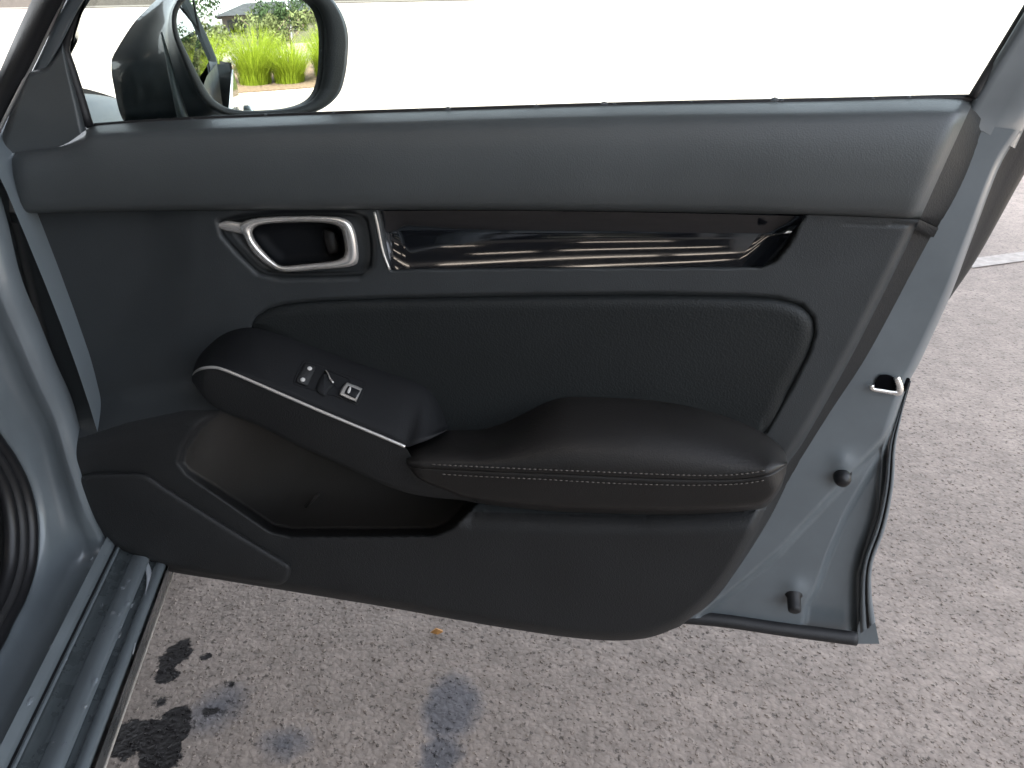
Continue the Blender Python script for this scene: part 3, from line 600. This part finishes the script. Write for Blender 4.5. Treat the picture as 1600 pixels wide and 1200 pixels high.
# --- window frame, glass, belt seals
wf_in = [(1500, 186), (1524, 145), (1600, 19), (1690, -130), (1745, -240)]
wf_out = [(1586, 232), (1612, 180), (1690, 50), (1790, -120), (1850, -240)]
def lean(y): return -0.040 + 0.07 * max(0, (180 - y)) / 420
def frame_vf(a, b_, n=40):
    A, B = crv(a, n), crv(b_, n); rows = []
    for k_, dv in ((0, -.03), (0, 0.0), (.10, .006), (.2, .002), (.55, 0.0), (.8, -.004), (.95, -.012), (1, -.03)):
        q = A * (1 - k_) + B * k_; rows.append([P(x, y, lean(y) + dv) for x, y in q])
    return loft_vf(rows)
fs_a = [(15, 150), (45, 118), (72, 108), (99, 62), (131, 0), (215, -130), (330, -225), (600, -285), (1100, -300), (1500, -280), (1745, -240)]
fs_b = [(-25, 250), (-5, 215), (20, 165), (52, 100), (101, 0), (190, -145), (315, -255), (600, -325), (1100, -345), (1560, -325), (1850, -240)]
mk('window_frame', *join(frame_vf(wf_in, wf_out), frame_vf(fs_a, fs_b, 90)), 'jamb_paint', door)
fw_a = [(101, 0), (0, 202), (-18, 245)]
sealA = crv([(190, -150), (99, 0), (50, 100), (-2, 204), (-25, 270)], 40); sealB = crv([(140, -165), (50, 0), (0, 110), (-40, 204), (-70, 280)], 40)
mk('frame_seal', *loft_vf([[P(x, y, lean(y) + dv) for x, y in sealA * (1 - k_) + sealB * k_] for k_, dv in ((0, -.01), (.03, .006), (.4, .010), (.8, .004), (1, -.02))]), 'rubber', door)
wtube('frame_bead', [(185, -150), (101, -2), (52, 98), (0, 201), (-20, 250)], -0.026, 0.0022, 'silver_paint', n=30)
wtube('glass_channel', [(139, 197), (122, 142), (108, 98), (102, 76), (109, 52), (134, 2), (220, -128), (335, -220), (600, -280), (1100, -296), (1500, -276), (1745, -238)], -0.030, list(np.interp(np.linspace(0, 1, 110), [0, .05, .09, 1], [.0055, .0055, .0028, .003])), n=110)
wtube('glass_channel', [(1519, 152), (1601, 18), (1690, -130), (1745, -240)], -0.030, .0042, n=30)
wtube('belt_seal', [(138, 198), (250, 190), (400, 183), (700, 173), (1000, 164), (1300, 158), (1460, 154), (1519, 153)], -0.036, .0035, n=80)
gl = [(100, 100), (140, 215), (400, 200), (800, 185), (1200, 175), (1525, 168), (1600, 19), (1745, -240), (1500, -280), (1100, -300), (600, -285), (330, -225), (215, -130), (131, 0)]
gf = [P(x, y, lean(y) - .012) for x, y in gl]; gbk = [p_ + np.array((0, .004, 0)) for p_ in gf]; n = len(gl)
mk('window_glass', gf + gbk, [tuple(range(n)), tuple(range(2 * n - 1, n - 1, -1))] + [(i, (i + 1) % n, n + (i + 1) % n, n + i) for i in range(n)], 'window_glass', door, smooth=False)
# rain drops left along the belt line
V, F = [], []
for px, r_ in ((300, .0016), (415, .0012), (520, .0018), (655, .0014), (700, .0026), (838, .0022), (944, .0030), (960, .0016), (1080, .0012), (1210, .0034), (1222, .0018), (1365, .0014), (1420, .0020)):
    c_ = P(px, float(yat([(138, 196), (400, 181), (700, 171), (1000, 162), (1300, 156), (1519, 151)], px)) - .5, -.033)
    rows = [[c_ + np.array((math.cos(t) * r_ * math.cos(f) * 1.3, -r_ * .6 * math.sin(f), math.sin(t) * r_ * math.cos(f))) for t in np.linspace(0, 2 * math.pi, 9)[:-1]] for f in (-.6, 0, .5, 1.0, 1.4)]
    v_, f_ = loft_vf(rows, True, True, True); o = len(V); V += v_; F += [tuple(i + o for i in q) for q in f_]
mk('rain_drops', V, F, 'water', door, kind='stuff')
# outer handle
hz = 0.80
hpts = [np.array((x, skin_y(hz) + 0.012 + 0.022 * math.sin(t * math.pi) ** .4, hz)) for t, x in zip(np.linspace(0, 1, 12), np.linspace(0.50, 0.70, 12))]
mk('outer_handle', *tube_vf(hpts, [.010] + [.013] * 10 + [.010], 10, flat=.6, upv=(0, 1, 0)), 'car_paint', door)
# dark gap between door edge and pillar: check strap and hinges
ck0 = P(58, 582, -0.05); ck1 = on_b(-60, 556, -0.30)
mk('check_strap', *box_vf((ck0 + ck1) / 2, float(np.linalg.norm(ck1 - ck0)), .010, .020, ((lambda d: (d, np.cross(_z, d) / np.linalg.norm(np.cross(_z, d)), np.cross(d, np.cross(_z, d) / np.linalg.norm(np.cross(_z, d)))))((ck1 - ck0) / np.linalg.norm(ck1 - ck0)))), 'rubber', door, smooth=False)

# --- side mirror -----------------------------------------------------------
MC = P(400, 85, -0.165)
to_cam = CAM - MC; to_cam /= np.linalg.norm(to_cam)
tgt = np.array((math.cos(R(3)), math.sin(R(3)), -0.055)); tgt /= np.linalg.norm(tgt)
MN = to_cam + tgt; MN /= np.linalg.norm(MN)
MT = np.cross(MN, _z); MT /= np.linalg.norm(MT); MT = -MT; MB = np.cross(MN, MT)
def mp(x, y, off=0.0): return on_plane(x, y, MC + MN * off, MN)
GLS = [(290, 0), (280, 14), (276, 32), (280, 55), (292, 82), (307, 112), (322, 140), (340, 160), (362, 170), (397, 173), (447, 170), (480, 161), (496, 146), (504, 120), (507, 75), (506, 38), (496, 12), (472, -4), (430, -16), (370, -20), (315, -14)]
BZO = [(288, -14), (272, 10), (268, 30), (271, 56), (284, 92), (300, 130), (318, 160), (345, 178), (385, 184), (455, 182), (500, 172), (529, 148), (540, 116), (544, 82), (544, 52), (534, 20), (514, -6), (475, -26), (420, -40), (350, -42), (310, -32)]
HB = [(268, -26), (246, -2), (212, 32), (183, 76), (174, 98), (178, 136), (194, 190), (235, 205), (300, 206), (380, 200), (440, 190), (480, 160), (495, 120), (498, 80), (495, 40), (480, 5), (455, -25), (420, -45), (380, -56), (330, -56), (295, -46)]
RC = 1.7
def mirr(x, y, off):
    p_ = mp(x, y, off); d = p_ - MC; rr = np.dot(d, MT) ** 2 + np.dot(d, MB) ** 2; return p_ - MN * rr / (2 * RC)
gr = ring(GLS, 96); gc = gr.mean(0)
rows = [[mirr(*(gc + (p_ - gc) * k_), -0.001) for p_ in gr] for k_ in np.linspace(1.02, 0.02, 26)]
rb, rbo, hb = ring(GLS, 120), ring(BZO, 120), ring(HB, 120)
def al(a, b_):   # align starting index
    k_ = int(np.argmin(np.linalg.norm(b_ - a[0], axis=1))); return np.roll(b_, -k_, 0)
rbo = al(rb, rbo); hb = al(rb, hb)
mix = lambda a, b_, k_: a * (1 - k_) + b_ * k_
hr = [[mp(x, y, o_) for x, y in q] for q, o_ in ((mix(rbo, rb, .35), .006), (mix(rbo, rb, .1), .007), (rbo, 0.0), (mix(rbo, hb, .06), -.02), (mix(rbo, hb, .28), -.05), (mix(rbo, hb, .70), -.085), (hb, -.11))]
cc = hb.mean(0); hr += [[mp(*(cc + (p_ - cc) * k_), o_) for p_ in hb] for k_, o_ in ((.94, -.135), (.75, -.16), (.4, -.175), (.05, -.18))]
side_mirror = mk('side_mirror', *loft_vf(hr, True, False, True), 'mirror_shell', car)
bz = [[mp(x, y, o_) for x, y in q] for q, o_ in ((rb, -.010), (rb, -.003), (mix(rb, rbo, .15), .005), (mix(rb, rbo, .5), .0075), (mix(rb, rbo, .85), .0075), (mix(rb, rbo, .97), .003))]
mk('mirror_bezel', *loft_vf(bz, True), 'hard_shaded_plastic', side_mirror)
mk('mirror_glass', *loft_vf(rows, True, False, True), 'mirror', side_mirror)
mk('mirror_foot', *tube_vf([mp(285, 188, -.07), mp(285, 215, -.07), P(270, 250, -.10)], [.030, .036, .045], 16, upv=(1, 0, 0)), 'mirror_shell', side_mirror)
mk('housing_rib', *tube_vf([mp(x, y, -.028) for x, y in crv([(252, 50), (262, 90), (274, 140), (287, 188)], 20)], list(np.linspace(.001, .007, 20)), 8), 'jamb_paint', side_mirror)

# --- body: hinge pillar, sill, seals ---------------------------------------
CA = [(-160, 380), (-90, 520), (-30, 640), (0, 687), (21, 717), (42, 758), (53, 800), (56, 842), (52, 887), (37, 933), (17, 971), (0, 1006), (-60, 1110), (-140, 1250)]
CB = [(-90, 200), (-35, 330), (-2, 455), (30, 530), (60, 600), (86, 655), (106, 722), (132, 800), (158, 862), (122, 940), (88, 1010), (45, 1100), (4, 1187), (-40, 1280)]
ca_, cb_ = crv(CA, 120), crv(CB, 120); rows = []
for k_, b0 in ((0, -.34), (.0, -.305), (.12, -.298), (.3, -.292), (.5, -.286), (.7, -.276), (.85, -.262), (1, -.238)):
    q = ca_ * (1 - k_) + cb_ * k_; rows.append([on_b(x, y, b0) for x, y in q])
rows.append([on_b(x, y, -.238) + OUT * .0 - REAR * .06 - _z * .0 for x, y in cb_])
mk('hinge_pillar', *loft_vf(rows), 'jamb_paint', car)
seal = mk('opening_seal', *tube_vf([on_b(x - 7, y, -.300) for x, y in ca_], .0085, 10, upv=tuple(OUT)), 'rubber_gloss', car)
mk('seal_lip', *tube_vf([on_b(x - 22, y + 1, -.305) for x, y in ca_], .0075, 10, upv=tuple(OUT)), 'rubber', seal)
mk('seal_lip', *tube_vf([on_b(x - 38, y + 2, -.312) for x, y in ca_], .0095, 10, upv=tuple(OUT)), 'rubber_gloss', seal)
kp = [[on_b(x - 40 - 14 * j, y + 3, -.32 - .035 * j) for x, y in ca_] for j in range(5)]
mk('kick_panel', *loft_vf(kp), 'carpet', car)
# sill: profile given at one station, swept along the car
prof = [(70, .372), (84, .366), (91, .3605), (94, .352), (97, .352), (100, .3575), (103, .3575), (107, .350), (120, .345), (134, .342), (138, .3465), (150, .349), (162, .348), (168, .344), (171, .334), (183, .330), (185, .3345), (190, .337), (200, .335), (204, .328), (206, .305), (211, .275), (214, .245), (216, .225)]
pp = [on_z(x, 1033, z) for x, z in prof]; bz_ = [(float(np.dot(q, OUT)), z) for q, (x, z) in zip(pp, prof)]
bz_ += [(bz_[-1][0] - .03, .205), (bz_[-1][0] - .16, .20)]
av = np.linspace(-0.30, 1.35, 60)
rows = [[K(a, b0, z + .004 * math.sin(a * 3)) for b0, z in bz_] for a in av]
sill = mk('sill', *loft_vf(rows), 'jamb_paint', car)
def strip(x0, x1, dz, mat, nm):
    pr_ = [(x, float(np.interp(x, [q_[0] for q_ in prof], [q_[1] for q_ in prof]))) for x in np.linspace(x0, x1, 6)]
    bb = [(float(np.dot(on_z(x, 1033, z), OUT)), z) for x, z in pr_]
    mk(nm, *loft_vf([[K(a, b0, z + dz + .004 * math.sin(a * 3)) for b0, z in [(bb[0][0], bb[0][1] - .002)] + bb + [(bb[-1][0], bb[-1][1] - .002)]] for a in av]), mat, sill)
strip(106, 135, .0015, 'sill_wet_shade', 'sill_strip'); strip(171.5, 183.5, .0012, 'sill_wet_shade', 'sill_strip'); strip(93.5, 98, .001, 'rubber', 'sill_strip')  # wide dark strips stand for wet, shaded gaps; the narrow one is a seam
sb = bz_[-3]; mk('sill_edge_strip', *tube_vf([K(a, sb[0] + .001, .216) for a in av], .0018, 8, upv=tuple(OUT)), 'concrete', sill)
mk('sill_underside', *loft_vf([[K(a, b0 + .004, z) for b0, z in bz_[-7:-2]] for a in av]), 'sill_wet_shade', sill)  # shade under the sill laid on as a dark sheet
ec = [(225, 880, .338, 238, .325), (229, 905, .338, 245, .320), (226, 935, .337, 243, .312), (221, 960, .336, 236, .306), (214, 990, .335, 224, .305), (207, 1020, .335, 212, .310)]
rj = crv([on_z(x, y, z) for x, y, z, _, _ in ec], 24); rk = crv([on_z(x, y, z) for _, y, _, x, z in ec], 24); rm = (rj + rk) / 2 + _z * .006
mk('rocker_bulge', *loft_vf([rj - _z * .004, rj, rm, rk, rk - _z * .012 - OUT * .006]), 'lit_rocker_paint', sill)  # outer rocker bulge, its bright sky reflection put into the colour
# water beads lying on the sill
V, F = [], []
for _ in range(110):
    px = random.choice([random.uniform(104, 136), random.uniform(166, 186), random.uniform(166, 186), random.uniform(140, 170), random.uniform(60, 90)]); z = float(np.interp(px, [q[0] for q in prof], [q[1] for q in prof]))
    b0 = float(np.dot(on_z(px, 1033, z), OUT)); a = random.uniform(0.0, .75); r_ = random.choice([.0010, .0014, .0018, .0024, .0036]) * random.uniform(.7, 1.2)
    c = K(a, b0, z + .004 * math.sin(a * 3)); el = random.uniform(.8, 1.8)
    rows = [[c + (REAR * math.cos(t) * el + OUT * math.sin(t)) * r_ * math.cos(f) + _z * (r_ * .55 * math.sin(f) - .0002) for t in np.linspace(0, 2 * math.pi, 9)[:-1]] for f in (0, .5, 1.0, 1.4)]
    v_, f_ = loft_vf(rows, True, False, True); o = len(V); V += v_; F += [tuple(i + o for i in q) for q in f_]
mk('water_beads', V, F, 'water', sill, kind='stuff')

# --- rest of the body -------------------------------------------------------
# fender, hood
def sheet(name, rows, mat, par=None, **k_): return mk(name, *loft_vf(rows), mat, par or car, **k_)
fa = np.linspace(-1.35, -0.03, 40)
def hood_z(a, t): # t 0 at fender edge .. 1 centre line
    return 0.765 + 0.175 * sst(-1.45, -0.35, a) + (0.045 + .035 * sst(-1.4, -.4, a)) * math.sin(t * math.pi / 2) ** .9
fend = []
for s_ in np.linspace(0, 1, 16):
    r_ = []
    for a in fa:
        zt = hood_z(a, 0) - 0.012; arch = 0.36 * math.sqrt(max(0, 1 - ((a + .62) / .36) ** 2)) + .30 if abs(a + .62) < .36 else .24
        arch = min(arch, .64)
        if s_ < .25: t = s_ / .25; z = zt - .055 * t ** 2; b0 = -.31 + .085 * math.sin(t * math.pi / 2)
        else: t = (s_ - .25) / .75; z = (zt - .055) * (1 - t) + arch * t; b0 = -.225 + .02 * math.sin(t * math.pi)
        r_.append(K(a, b0 - .05 * max(0, (-a - 1.0) / .35) ** 2, z))
    fend.append(r_)
sheet('fender', fend, 'hood_paint')
hood = []
for t in np.linspace(0, 2, 40):
    tt = t if t <= 1 else 2 - t
    hood.append([K(a, -.316 - t * .70, hood_z(a, tt)) for a in np.linspace(-1.42, -0.22, 34)])
sheet('hood', hood, 'hood_paint')
# windscreen, roof, pillars, rear quarter, far side
def wz(k_): return (-0.30 + 1.05 * k_, .93 + .46 * math.sin(k_ * math.pi / 2))
ws = []
for t in np.linspace(-1, 1, 17):
    ws.append([K(wz(k_)[0] + .0 - .10 * (1 - t * t), -1.02 + t * (.70 - .14 * k_), wz(k_)[1]) for k_ in np.linspace(0, 1, 14)])
sheet('windscreen', ws, 'window_glass')
pil = []
for dx, db in ((0, 0), (.02, .045), (.06, .05), (.09, .02), (.08, -.02)):
    pil.append([K(wz(k_)[0] + dx, -.33 - .135 * k_ + db, wz(k_)[1] - .01 + dx * .1) for k_ in np.linspace(-.12, 1, 24)])
sheet('windscreen_pillar', pil, 'jamb_paint')
roof = []
for t in np.linspace(-1, 1, 15):
    roof.append([K(.74 + 1.75 * k_, -1.02 + t * .575, 1.385 + .035 * math.sin(k_ * 2.6) - .03 * t * t) for k_ in np.linspace(0, 1, 16)])
roof_o = sheet('roof', roof, 'car_paint')
rl = [[K(.72 + 1.75 * k_, -.445 + d, 1.352 + .035 * math.sin(k_ * 2.6) + e) for k_ in np.linspace(0, 1, 16)] for d, e in ((0, .01), (.03, -.02), (.03, -.05), (-.02, -.05))]
sheet('roof_rail', rl, 'jamb_paint', roof_o)
bp_ = []
for a0, b0 in ((1.00, -.33), (1.00, -.26), (1.10, -.245), (1.13, -.245)):
    bp_.append([K(a0 + .10 * max(0, z - .9), b0 - .16 * max(0, z - .92) / .45, z) for z in np.linspace(.26, 1.36, 16)])
sheet('centre_pillar', bp_, 'jamb_paint')
rd = [[K(a, -.245 + .03 * math.sin((z - .2) / .75 * math.pi), z) for z in np.linspace(.22, .96, 14)] for a in np.linspace(1.14, 2.02, 20)]
rdo = sheet('rear_door', rd, 'car_paint')
rw_ = [[K(a + .12 * k_, -.262 - .15 * k_, .965 + .40 * k_) for k_ in np.linspace(0, 1, 6)] for a in np.linspace(1.16, 1.95, 6)]
sheet('rear_window', rw_, 'dark_glass', rdo)
rq = [[K(a, -.245 + .03 * math.sin((z - .2) / .8 * math.pi) - .18 * max(0, (a - 2.6) / .7) ** 2, z) for z in np.linspace(.30 if a > 2.75 or a < 2.04 else .62, 1.0, 12)] for a in np.linspace(2.03, 3.3, 24)]
sheet('rear_quarter', rq, 'car_paint')
deck = [[K(2.45 + .85 * k_, -1.02 + t * .72, 1.30 - .29 * min(1, k_ * 1.25) - .02 * t * t) for k_ in np.linspace(0, 1, 12)] for t in np.linspace(-1, 1, 9)]
sheet('rear_deck', deck, 'car_paint')
far = [[K(a, -1.81, z) for z in (.25, .6, .95)] for a in np.linspace(-1.35, 3.3, 10)]
sheet('far_side', far, 'car_paint')
fl = [[K(a, b0, .27) for b0 in (-.34, -1.0, -1.8)] for a in np.linspace(-.5, 2.6, 8)]
sheet('cabin_floor', fl, 'carpet')
dsh = [[K(a0, -.36 - t * 1.38, z0) for t in np.linspace(0, 1, 8)] for a0, z0 in ((-.32, .93), (-.1, .95), (.12, .93), (.20, .88), (.18, .72), (.05, .60), (-.1, .50), (-.15, .3))]
sheet('dashboard', dsh, 'soft_trim')
def seat(b0):
    v1_, f1_ = box_vf(K(.98, b0, .50), .52, .48, .16, (REAR, OUT, _z)); tl = R(22); up = _z * math.cos(tl) + REAR * math.sin(tl); fr = REAR * math.cos(tl) - _z * math.sin(tl)
    v2_, f2_ = box_vf(K(1.28, b0, .86), .14, .48, .62, (fr, OUT, up)); v3_, f3_ = box_vf(K(1.43, b0, 1.24), .10, .26, .17, (fr, OUT, up))
    o = mk('front_seat', *join((v1_, f1_), (v2_, f2_), (v3_, f3_)), 'leatherette', car, smooth=False); bevel(o, .05, 4)
seat(-.67); seat(-1.38)
def wheel(a, b0):
    pr = [(-.10, .24), (-.105, .30), (-.09, .315), (-.02, .32), (.05, .32), (.09, .315), (.105, .30), (.10, .24)]
    q = K(a, b0, .32); ux = REAR
    tv = loft_vf([[q + OUT * h + (REAR * math.cos(t) + _z * math.sin(t)) * r for t in np.linspace(0, 2 * math.pi, 40, endpoint=False)] for h, r in pr], True)
    wo = mk('wheel', *tv, 'tyre', car)
    sp = []
    for k_ in range(5):
        t = k_ * 2 * math.pi / 5; d = REAR * math.cos(t) + _z * math.sin(t); sp.append(box_vf(q + OUT * .07 + d * .125, .24, .05, .03, (d, np.cross(OUT, d), OUT)))
    mk('rim', *join(*sp, lathe(q + OUT * .05, OUT, [(0, .25), (.035, .245), (.03, .235), (-.02, .23), (-.05, .05)], 30)), 'alloy', wo)
wheel(-.62, -.34); wheel(2.40, -.34)

# ------------------------------------------------------------------ leaf scrap on the ground
q = on_z(683, 990, 0)
V = [q + np.array(p_) for p_ in ((-.012, -.004, .005), (-.004, .006, .008), (.008, .007, .004), (.013, -.003, .009), (.003, -.008, .006), (.0, .0, .012))]
mk('dead_leaf', V, [(0, 1, 5), (1, 2, 5), (2, 3, 5), (3, 4, 5), (4, 0, 5)], 'dead_leaf', smooth=False, label='small curled orange-brown leaf lying on the asphalt', category='leaf')

# ------------------------------------------------------------------ unseen roof added over the bay to shade car and ground
cn = empty('added_canopy', (-1.0, -4.0, 0), 'unseen flat grey roof on posts, added to shade the parked car', 'added_canopy')
CX0, CX1, CY0, CY1, CZ = -8.0, 1.15, -5.2, 4.1, 3.15
for i in range(8):
    y0 = CY0 + (CY1 - CY0) * i / 8
    mk('roof_panel', *box_vf(((CX0 + CX1) / 2, y0 + .58, CZ + .05), CX1 - CX0, 1.15, .05), 'canopy_metal', cn, smooth=False)
for y in (CY0 + .3, -2.6, CY1 - .1): mk('beam', *box_vf(((CX0 + CX1) / 2, y, CZ - .09), CX1 - CX0, .12, .20), 'post_paint', cn, smooth=False)
for x in (CX0 + .2, CX1 - .2):
    for y in (CY0 + .3, -2.6): mk('post', *box_vf((x, y, CZ / 2 - .1), .12, .12, CZ - .2), 'post_paint', cn, smooth=False)
for x, y, L_ in ((-.9, -1.9, .5), (.35, -1.9, .9), (-1.7, -2.5, .7), (-.15, -2.5, 1.3), (.75, -2.5, .3), (-2.2, -3.3, .5), (-.5, -3.3, .4), (.4, -3.3, 1.0), (-1.6, -4.4, 1.4), (.3, -4.4, .7), (-3.4, -2.5, 1.2), (-4.2, -3.3, 1.2)):
    fo = mk('lamp_batten', *box_vf((x, y, CZ - .02), L_ + .1, .12, .05), 'canopy_metal', cn, smooth=False)  # lamps set on the added roof to reflect in the gloss strip
    mk('lamp_tube', *box_vf((x, y, CZ - .065), L_, .035, .025), 'tube_lit', fo, smooth=False)
# unseen glazed building added behind the camera to cut frontal light; lit battens inside
sr = empty('added_showroom', (-2, -9, 0), 'unseen dark glazed building with ceiling lamps, added to cut light from behind', 'building')
SX0, SX1, SY0, SY1, SZ = -12.0, 3.0, -14.0, -5.4, 3.6
mk('floor_slab', *box_vf(((SX0 + SX1) / 2, (SY0 + SY1) / 2, .03), SX1 - SX0, SY1 - SY0, .06), 'showroom_floor', sr, smooth=False)
mk('roof', *box_vf(((SX0 + SX1) / 2, (SY0 + SY1) / 2, SZ + .1), SX1 - SX0 + .4, SY1 - SY0 + .2, .2), 'post_paint', sr, smooth=False)
for x in (SX0, SX1): mk('wall', *box_vf((x, (SY0 + SY1) / 2, SZ / 2), .2, SY1 - SY0, SZ), 'showroom_wall', sr, smooth=False)
mk('wall', *box_vf(((SX0 + SX1) / 2, SY0, SZ / 2), SX1 - SX0, .2, SZ), 'showroom_wall', sr, smooth=False)
mk('fascia', *box_vf(((SX0 + SX1) / 2, SY1, SZ - .25), SX1 - SX0, .15, .5), 'showroom_wall', sr, smooth=False)
for i in range(11):
    x = SX0 + (SX1 - SX0) * i / 10; mk('mullion', *box_vf((x, SY1, 1.6), .06, .12, 3.1), 'post_paint', sr, smooth=False)
    if i < 10: mk('pane', *box_vf((x + .75, SY1, 1.6), 1.40, .012, 3.05), 'dark_glass', sr, smooth=False)
for y in (-6.6, -8.2, -9.8, -11.6):
    for i, x in enumerate((-9.6, -7.2, -4.8, -2.4, 0.0, 2.0)):
        fo = mk('lamp_batten', *box_vf((x, y, SZ - .10), 1.5, .14, .05), 'canopy_metal', sr, smooth=False)
        mk('lamp_tube', *box_vf((x, y, SZ - .15), 1.4 - .25 * (i % 3), .07, .03), 'tube_lit', fo, smooth=False)

# ------------------------------------------------------------------ planting bed seen in the mirror
BX = 5.7
kb = mk('kerb', *box_vf((BX, -1.5, .06), .16, 17, .15), 'concrete', smooth=False, label='pale concrete kerb edging the planting bed', category='kerb'); bevel(kb, .02)
mk('planting_bed', *box_vf((BX + 2.6, -1.5, .07), 5.0, 17, .16), 'mulch', smooth=False, kind='structure')
def grass(x, y, h, nb, sp, label):
    rnd = random.Random(int(x * 100 + y * 31)); V, F = [], []
    for _ in range(nb):
        t = rnd.uniform(0, 6.283); r_ = sp * .38 * math.sqrt(rnd.random()); bx, by = r_ * math.cos(t), r_ * math.sin(t); t += rnd.uniform(-.5, .5)
        L_ = h * rnd.uniform(.6, 1.1); be = rnd.uniform(.1, .95); wd = rnd.uniform(.003, .007); o = len(V); sx_, sy_ = -math.sin(t), math.cos(t)
        for k_ in range(5):
            f = k_ / 4; d = sp * be * f ** 1.8; zz = L_ * (f - .25 * be * f ** 3); ww = wd * (1 - f * .85)
            for s_ in (-1, 1): V.append((x + bx + math.cos(t) * d + s_ * sx_ * ww, y + by + math.sin(t) * d + s_ * sy_ * ww, .14 + zz))
        for k_ in range(4): F.append((o + 2 * k_, o + 2 * k_ + 1, o + 2 * k_ + 3, o + 2 * k_ + 2))
    mk('grass_clump', V, F, 'grass_blade', smooth=False, label=label, category='grass', group='ornamental grasses in the planting bed')
for x, y, h, lab in [(6.7, .45, .95, 'leftmost bright yellow-green grass clump reflected in the side mirror'), (6.6, 1.15, .75, 'lower yellow-green grass clump second from left in the mirror'),
                     (7.0, 2.15, .95, 'tall bright grass clump right of centre in the mirror'), (6.8, 3.1, 1.05, 'tall pale green grass clump at right edge of the mirror'),
                     (6.8, -.6, .9, 'grass clump hidden behind the car door in the mirror'), (6.9, 4.2, 1.0, 'last grass clump at the far end of the planting bed')]:
    grass(x, y, h, 1300, .85, lab)
def tree(name, x, y, h, cr, mat, label, nl=1500, cz=.62):
    rnd = random.Random(int(x * 17 + y * 13)); t_ = empty(name, (x, y, 0), label, 'tree' if h > 2.2 else 'bush')
    br = [tube_vf([(x, y, .05), (x + .05, y, h * .3), (x + rnd.uniform(-.1, .1), y + .1, h * .65)], [h * .022, h * .016, h * .006], 8, upv=(0, 1, 0))]
    for k_ in range(7):
        a = rnd.uniform(0, 6.28); z0 = h * rnd.uniform(.2, .5); br.append(tube_vf([(x, y, z0), (x + cr * .4 * math.cos(a), y + cr * .4 * math.sin(a), z0 + h * .2), (x + cr * .75 * math.cos(a), y + cr * .75 * math.sin(a), z0 + h * .33)], [h * .010, h * .006, h * .002], 6, upv=(.1, .2, 1)))
    mk('trunk', *join(*br), 'bark', t_)
    cl = [(rnd.gauss(0, .45) * cr, rnd.gauss(0, .45) * cr, h * cz + rnd.gauss(0, .16) * h, rnd.uniform(.2, .4) * cr) for _ in range(16)]; V, F = [], []
    for _ in range(nl):
        c = rnd.choice(cl); d = np.array([rnd.gauss(0, 1) for _ in range(3)]); d /= np.linalg.norm(d); q = np.array((x + c[0], y + c[1], c[2])) + d * c[3] * rnd.uniform(.5, 1.1)
        a = np.array([rnd.gauss(0, 1) for _ in range(3)]); a /= np.linalg.norm(a); b0 = np.cross(a, d); b0 /= np.linalg.norm(b0) + 1e-6; s_ = rnd.uniform(.03, .06) * (h / 3) ** .5; o = len(V)
        V += [q - a * s_ * 1.6, q + b0 * s_ * .7, q + a * s_ * 1.6, q - b0 * s_ * .7]; F.append((o, o + 1, o + 2, o + 3))
    mk('crown', V, F, mat, t_, smooth=False)
tree('shrub', 9.0, 1.0, 1.5, .8, 'leaf_olive', 'olive-green loose shrub behind the ornamental grass')
tree('shrub', 9.3, 3.0, 1.7, .9, 'leaf_olive', 'taller olive shrub behind the middle grass clumps')
tree('shrub', 8.9, -.6, 1.35, .7, 'leaf_olive', 'short olive shrub at the left end of the shrub row')
tree('shrub', 9.6, 4.8, 1.6, .9, 'leaf_dark', 'dark green shrub at the right end of the shrub row')
tree('dark_tree', 12.5, 2.2, 2.1, 1.3, 'leaf_dark', 'dark rounded tree standing behind the shrub row', 2600)
tree('dark_tree', 13.0, 6.6, 2.9, 1.6, 'leaf_dark', 'dark evergreen tree at the end of the planting bed', 2600)
tree('dark_tree', 13.0, -1.5, 3.0, 1.6, 'leaf_dark', 'dark bushy tree beside the low building', 2600)
bd = empty('low_building', (30, 5, 0), 'small brown house with a low dark hipped roof beyond the shrubs', 'building')
mk('wall', *box_vf((30, 4, .95), 6, 9, 1.9), 'wall_render', bd, smooth=False)
rv = [(26.4, -1, 1.85), (33.6, -1, 1.85), (33.6, 9, 1.85), (26.4, 9, 1.85), (30, 1.5, 2.7), (30, 6.5, 2.7)]
mk('roof', rv, [(0, 1, 4), (1, 2, 5, 4), (2, 3, 5), (3, 0, 4, 5), (0, 3, 2, 1)], 'roof_dark', bd, smooth=False)
for y in (0.5, 3.0, 5.5):
    wd = mk('window', *box_vf((26.97, y, 1.2), .08, 1.3, .8), 'roof_dark', bd, smooth=False); mk('pane', *box_vf((26.92, y, 1.2), .03, 1.1, .65), 'dark_glass', wd, smooth=False)
lpz = empty('lamp_post', (14.5, 2.6, 0), 'thin grey street light pole with a bent arm', 'street light')
mk('pole', *tube_vf([(14.5, 2.6, 0), (14.5, 2.6, 2), (14.5, 2.6, 4.2)], [.06, .05, .04], 10, upv=(1, 0, 0)), 'post_paint', lpz)
mk('arm', *tube_vf([(14.5, 2.6, 4.15), (14.5, 2.3, 4.3), (14.5, 1.6, 4.35)], .03, 8, upv=(1, 0, 0)), 'post_paint', lpz)
mk('lamp_head', *box_vf((14.5, 1.4, 4.34), .16, .5, .08), 'post_paint', lpz, smooth=False)
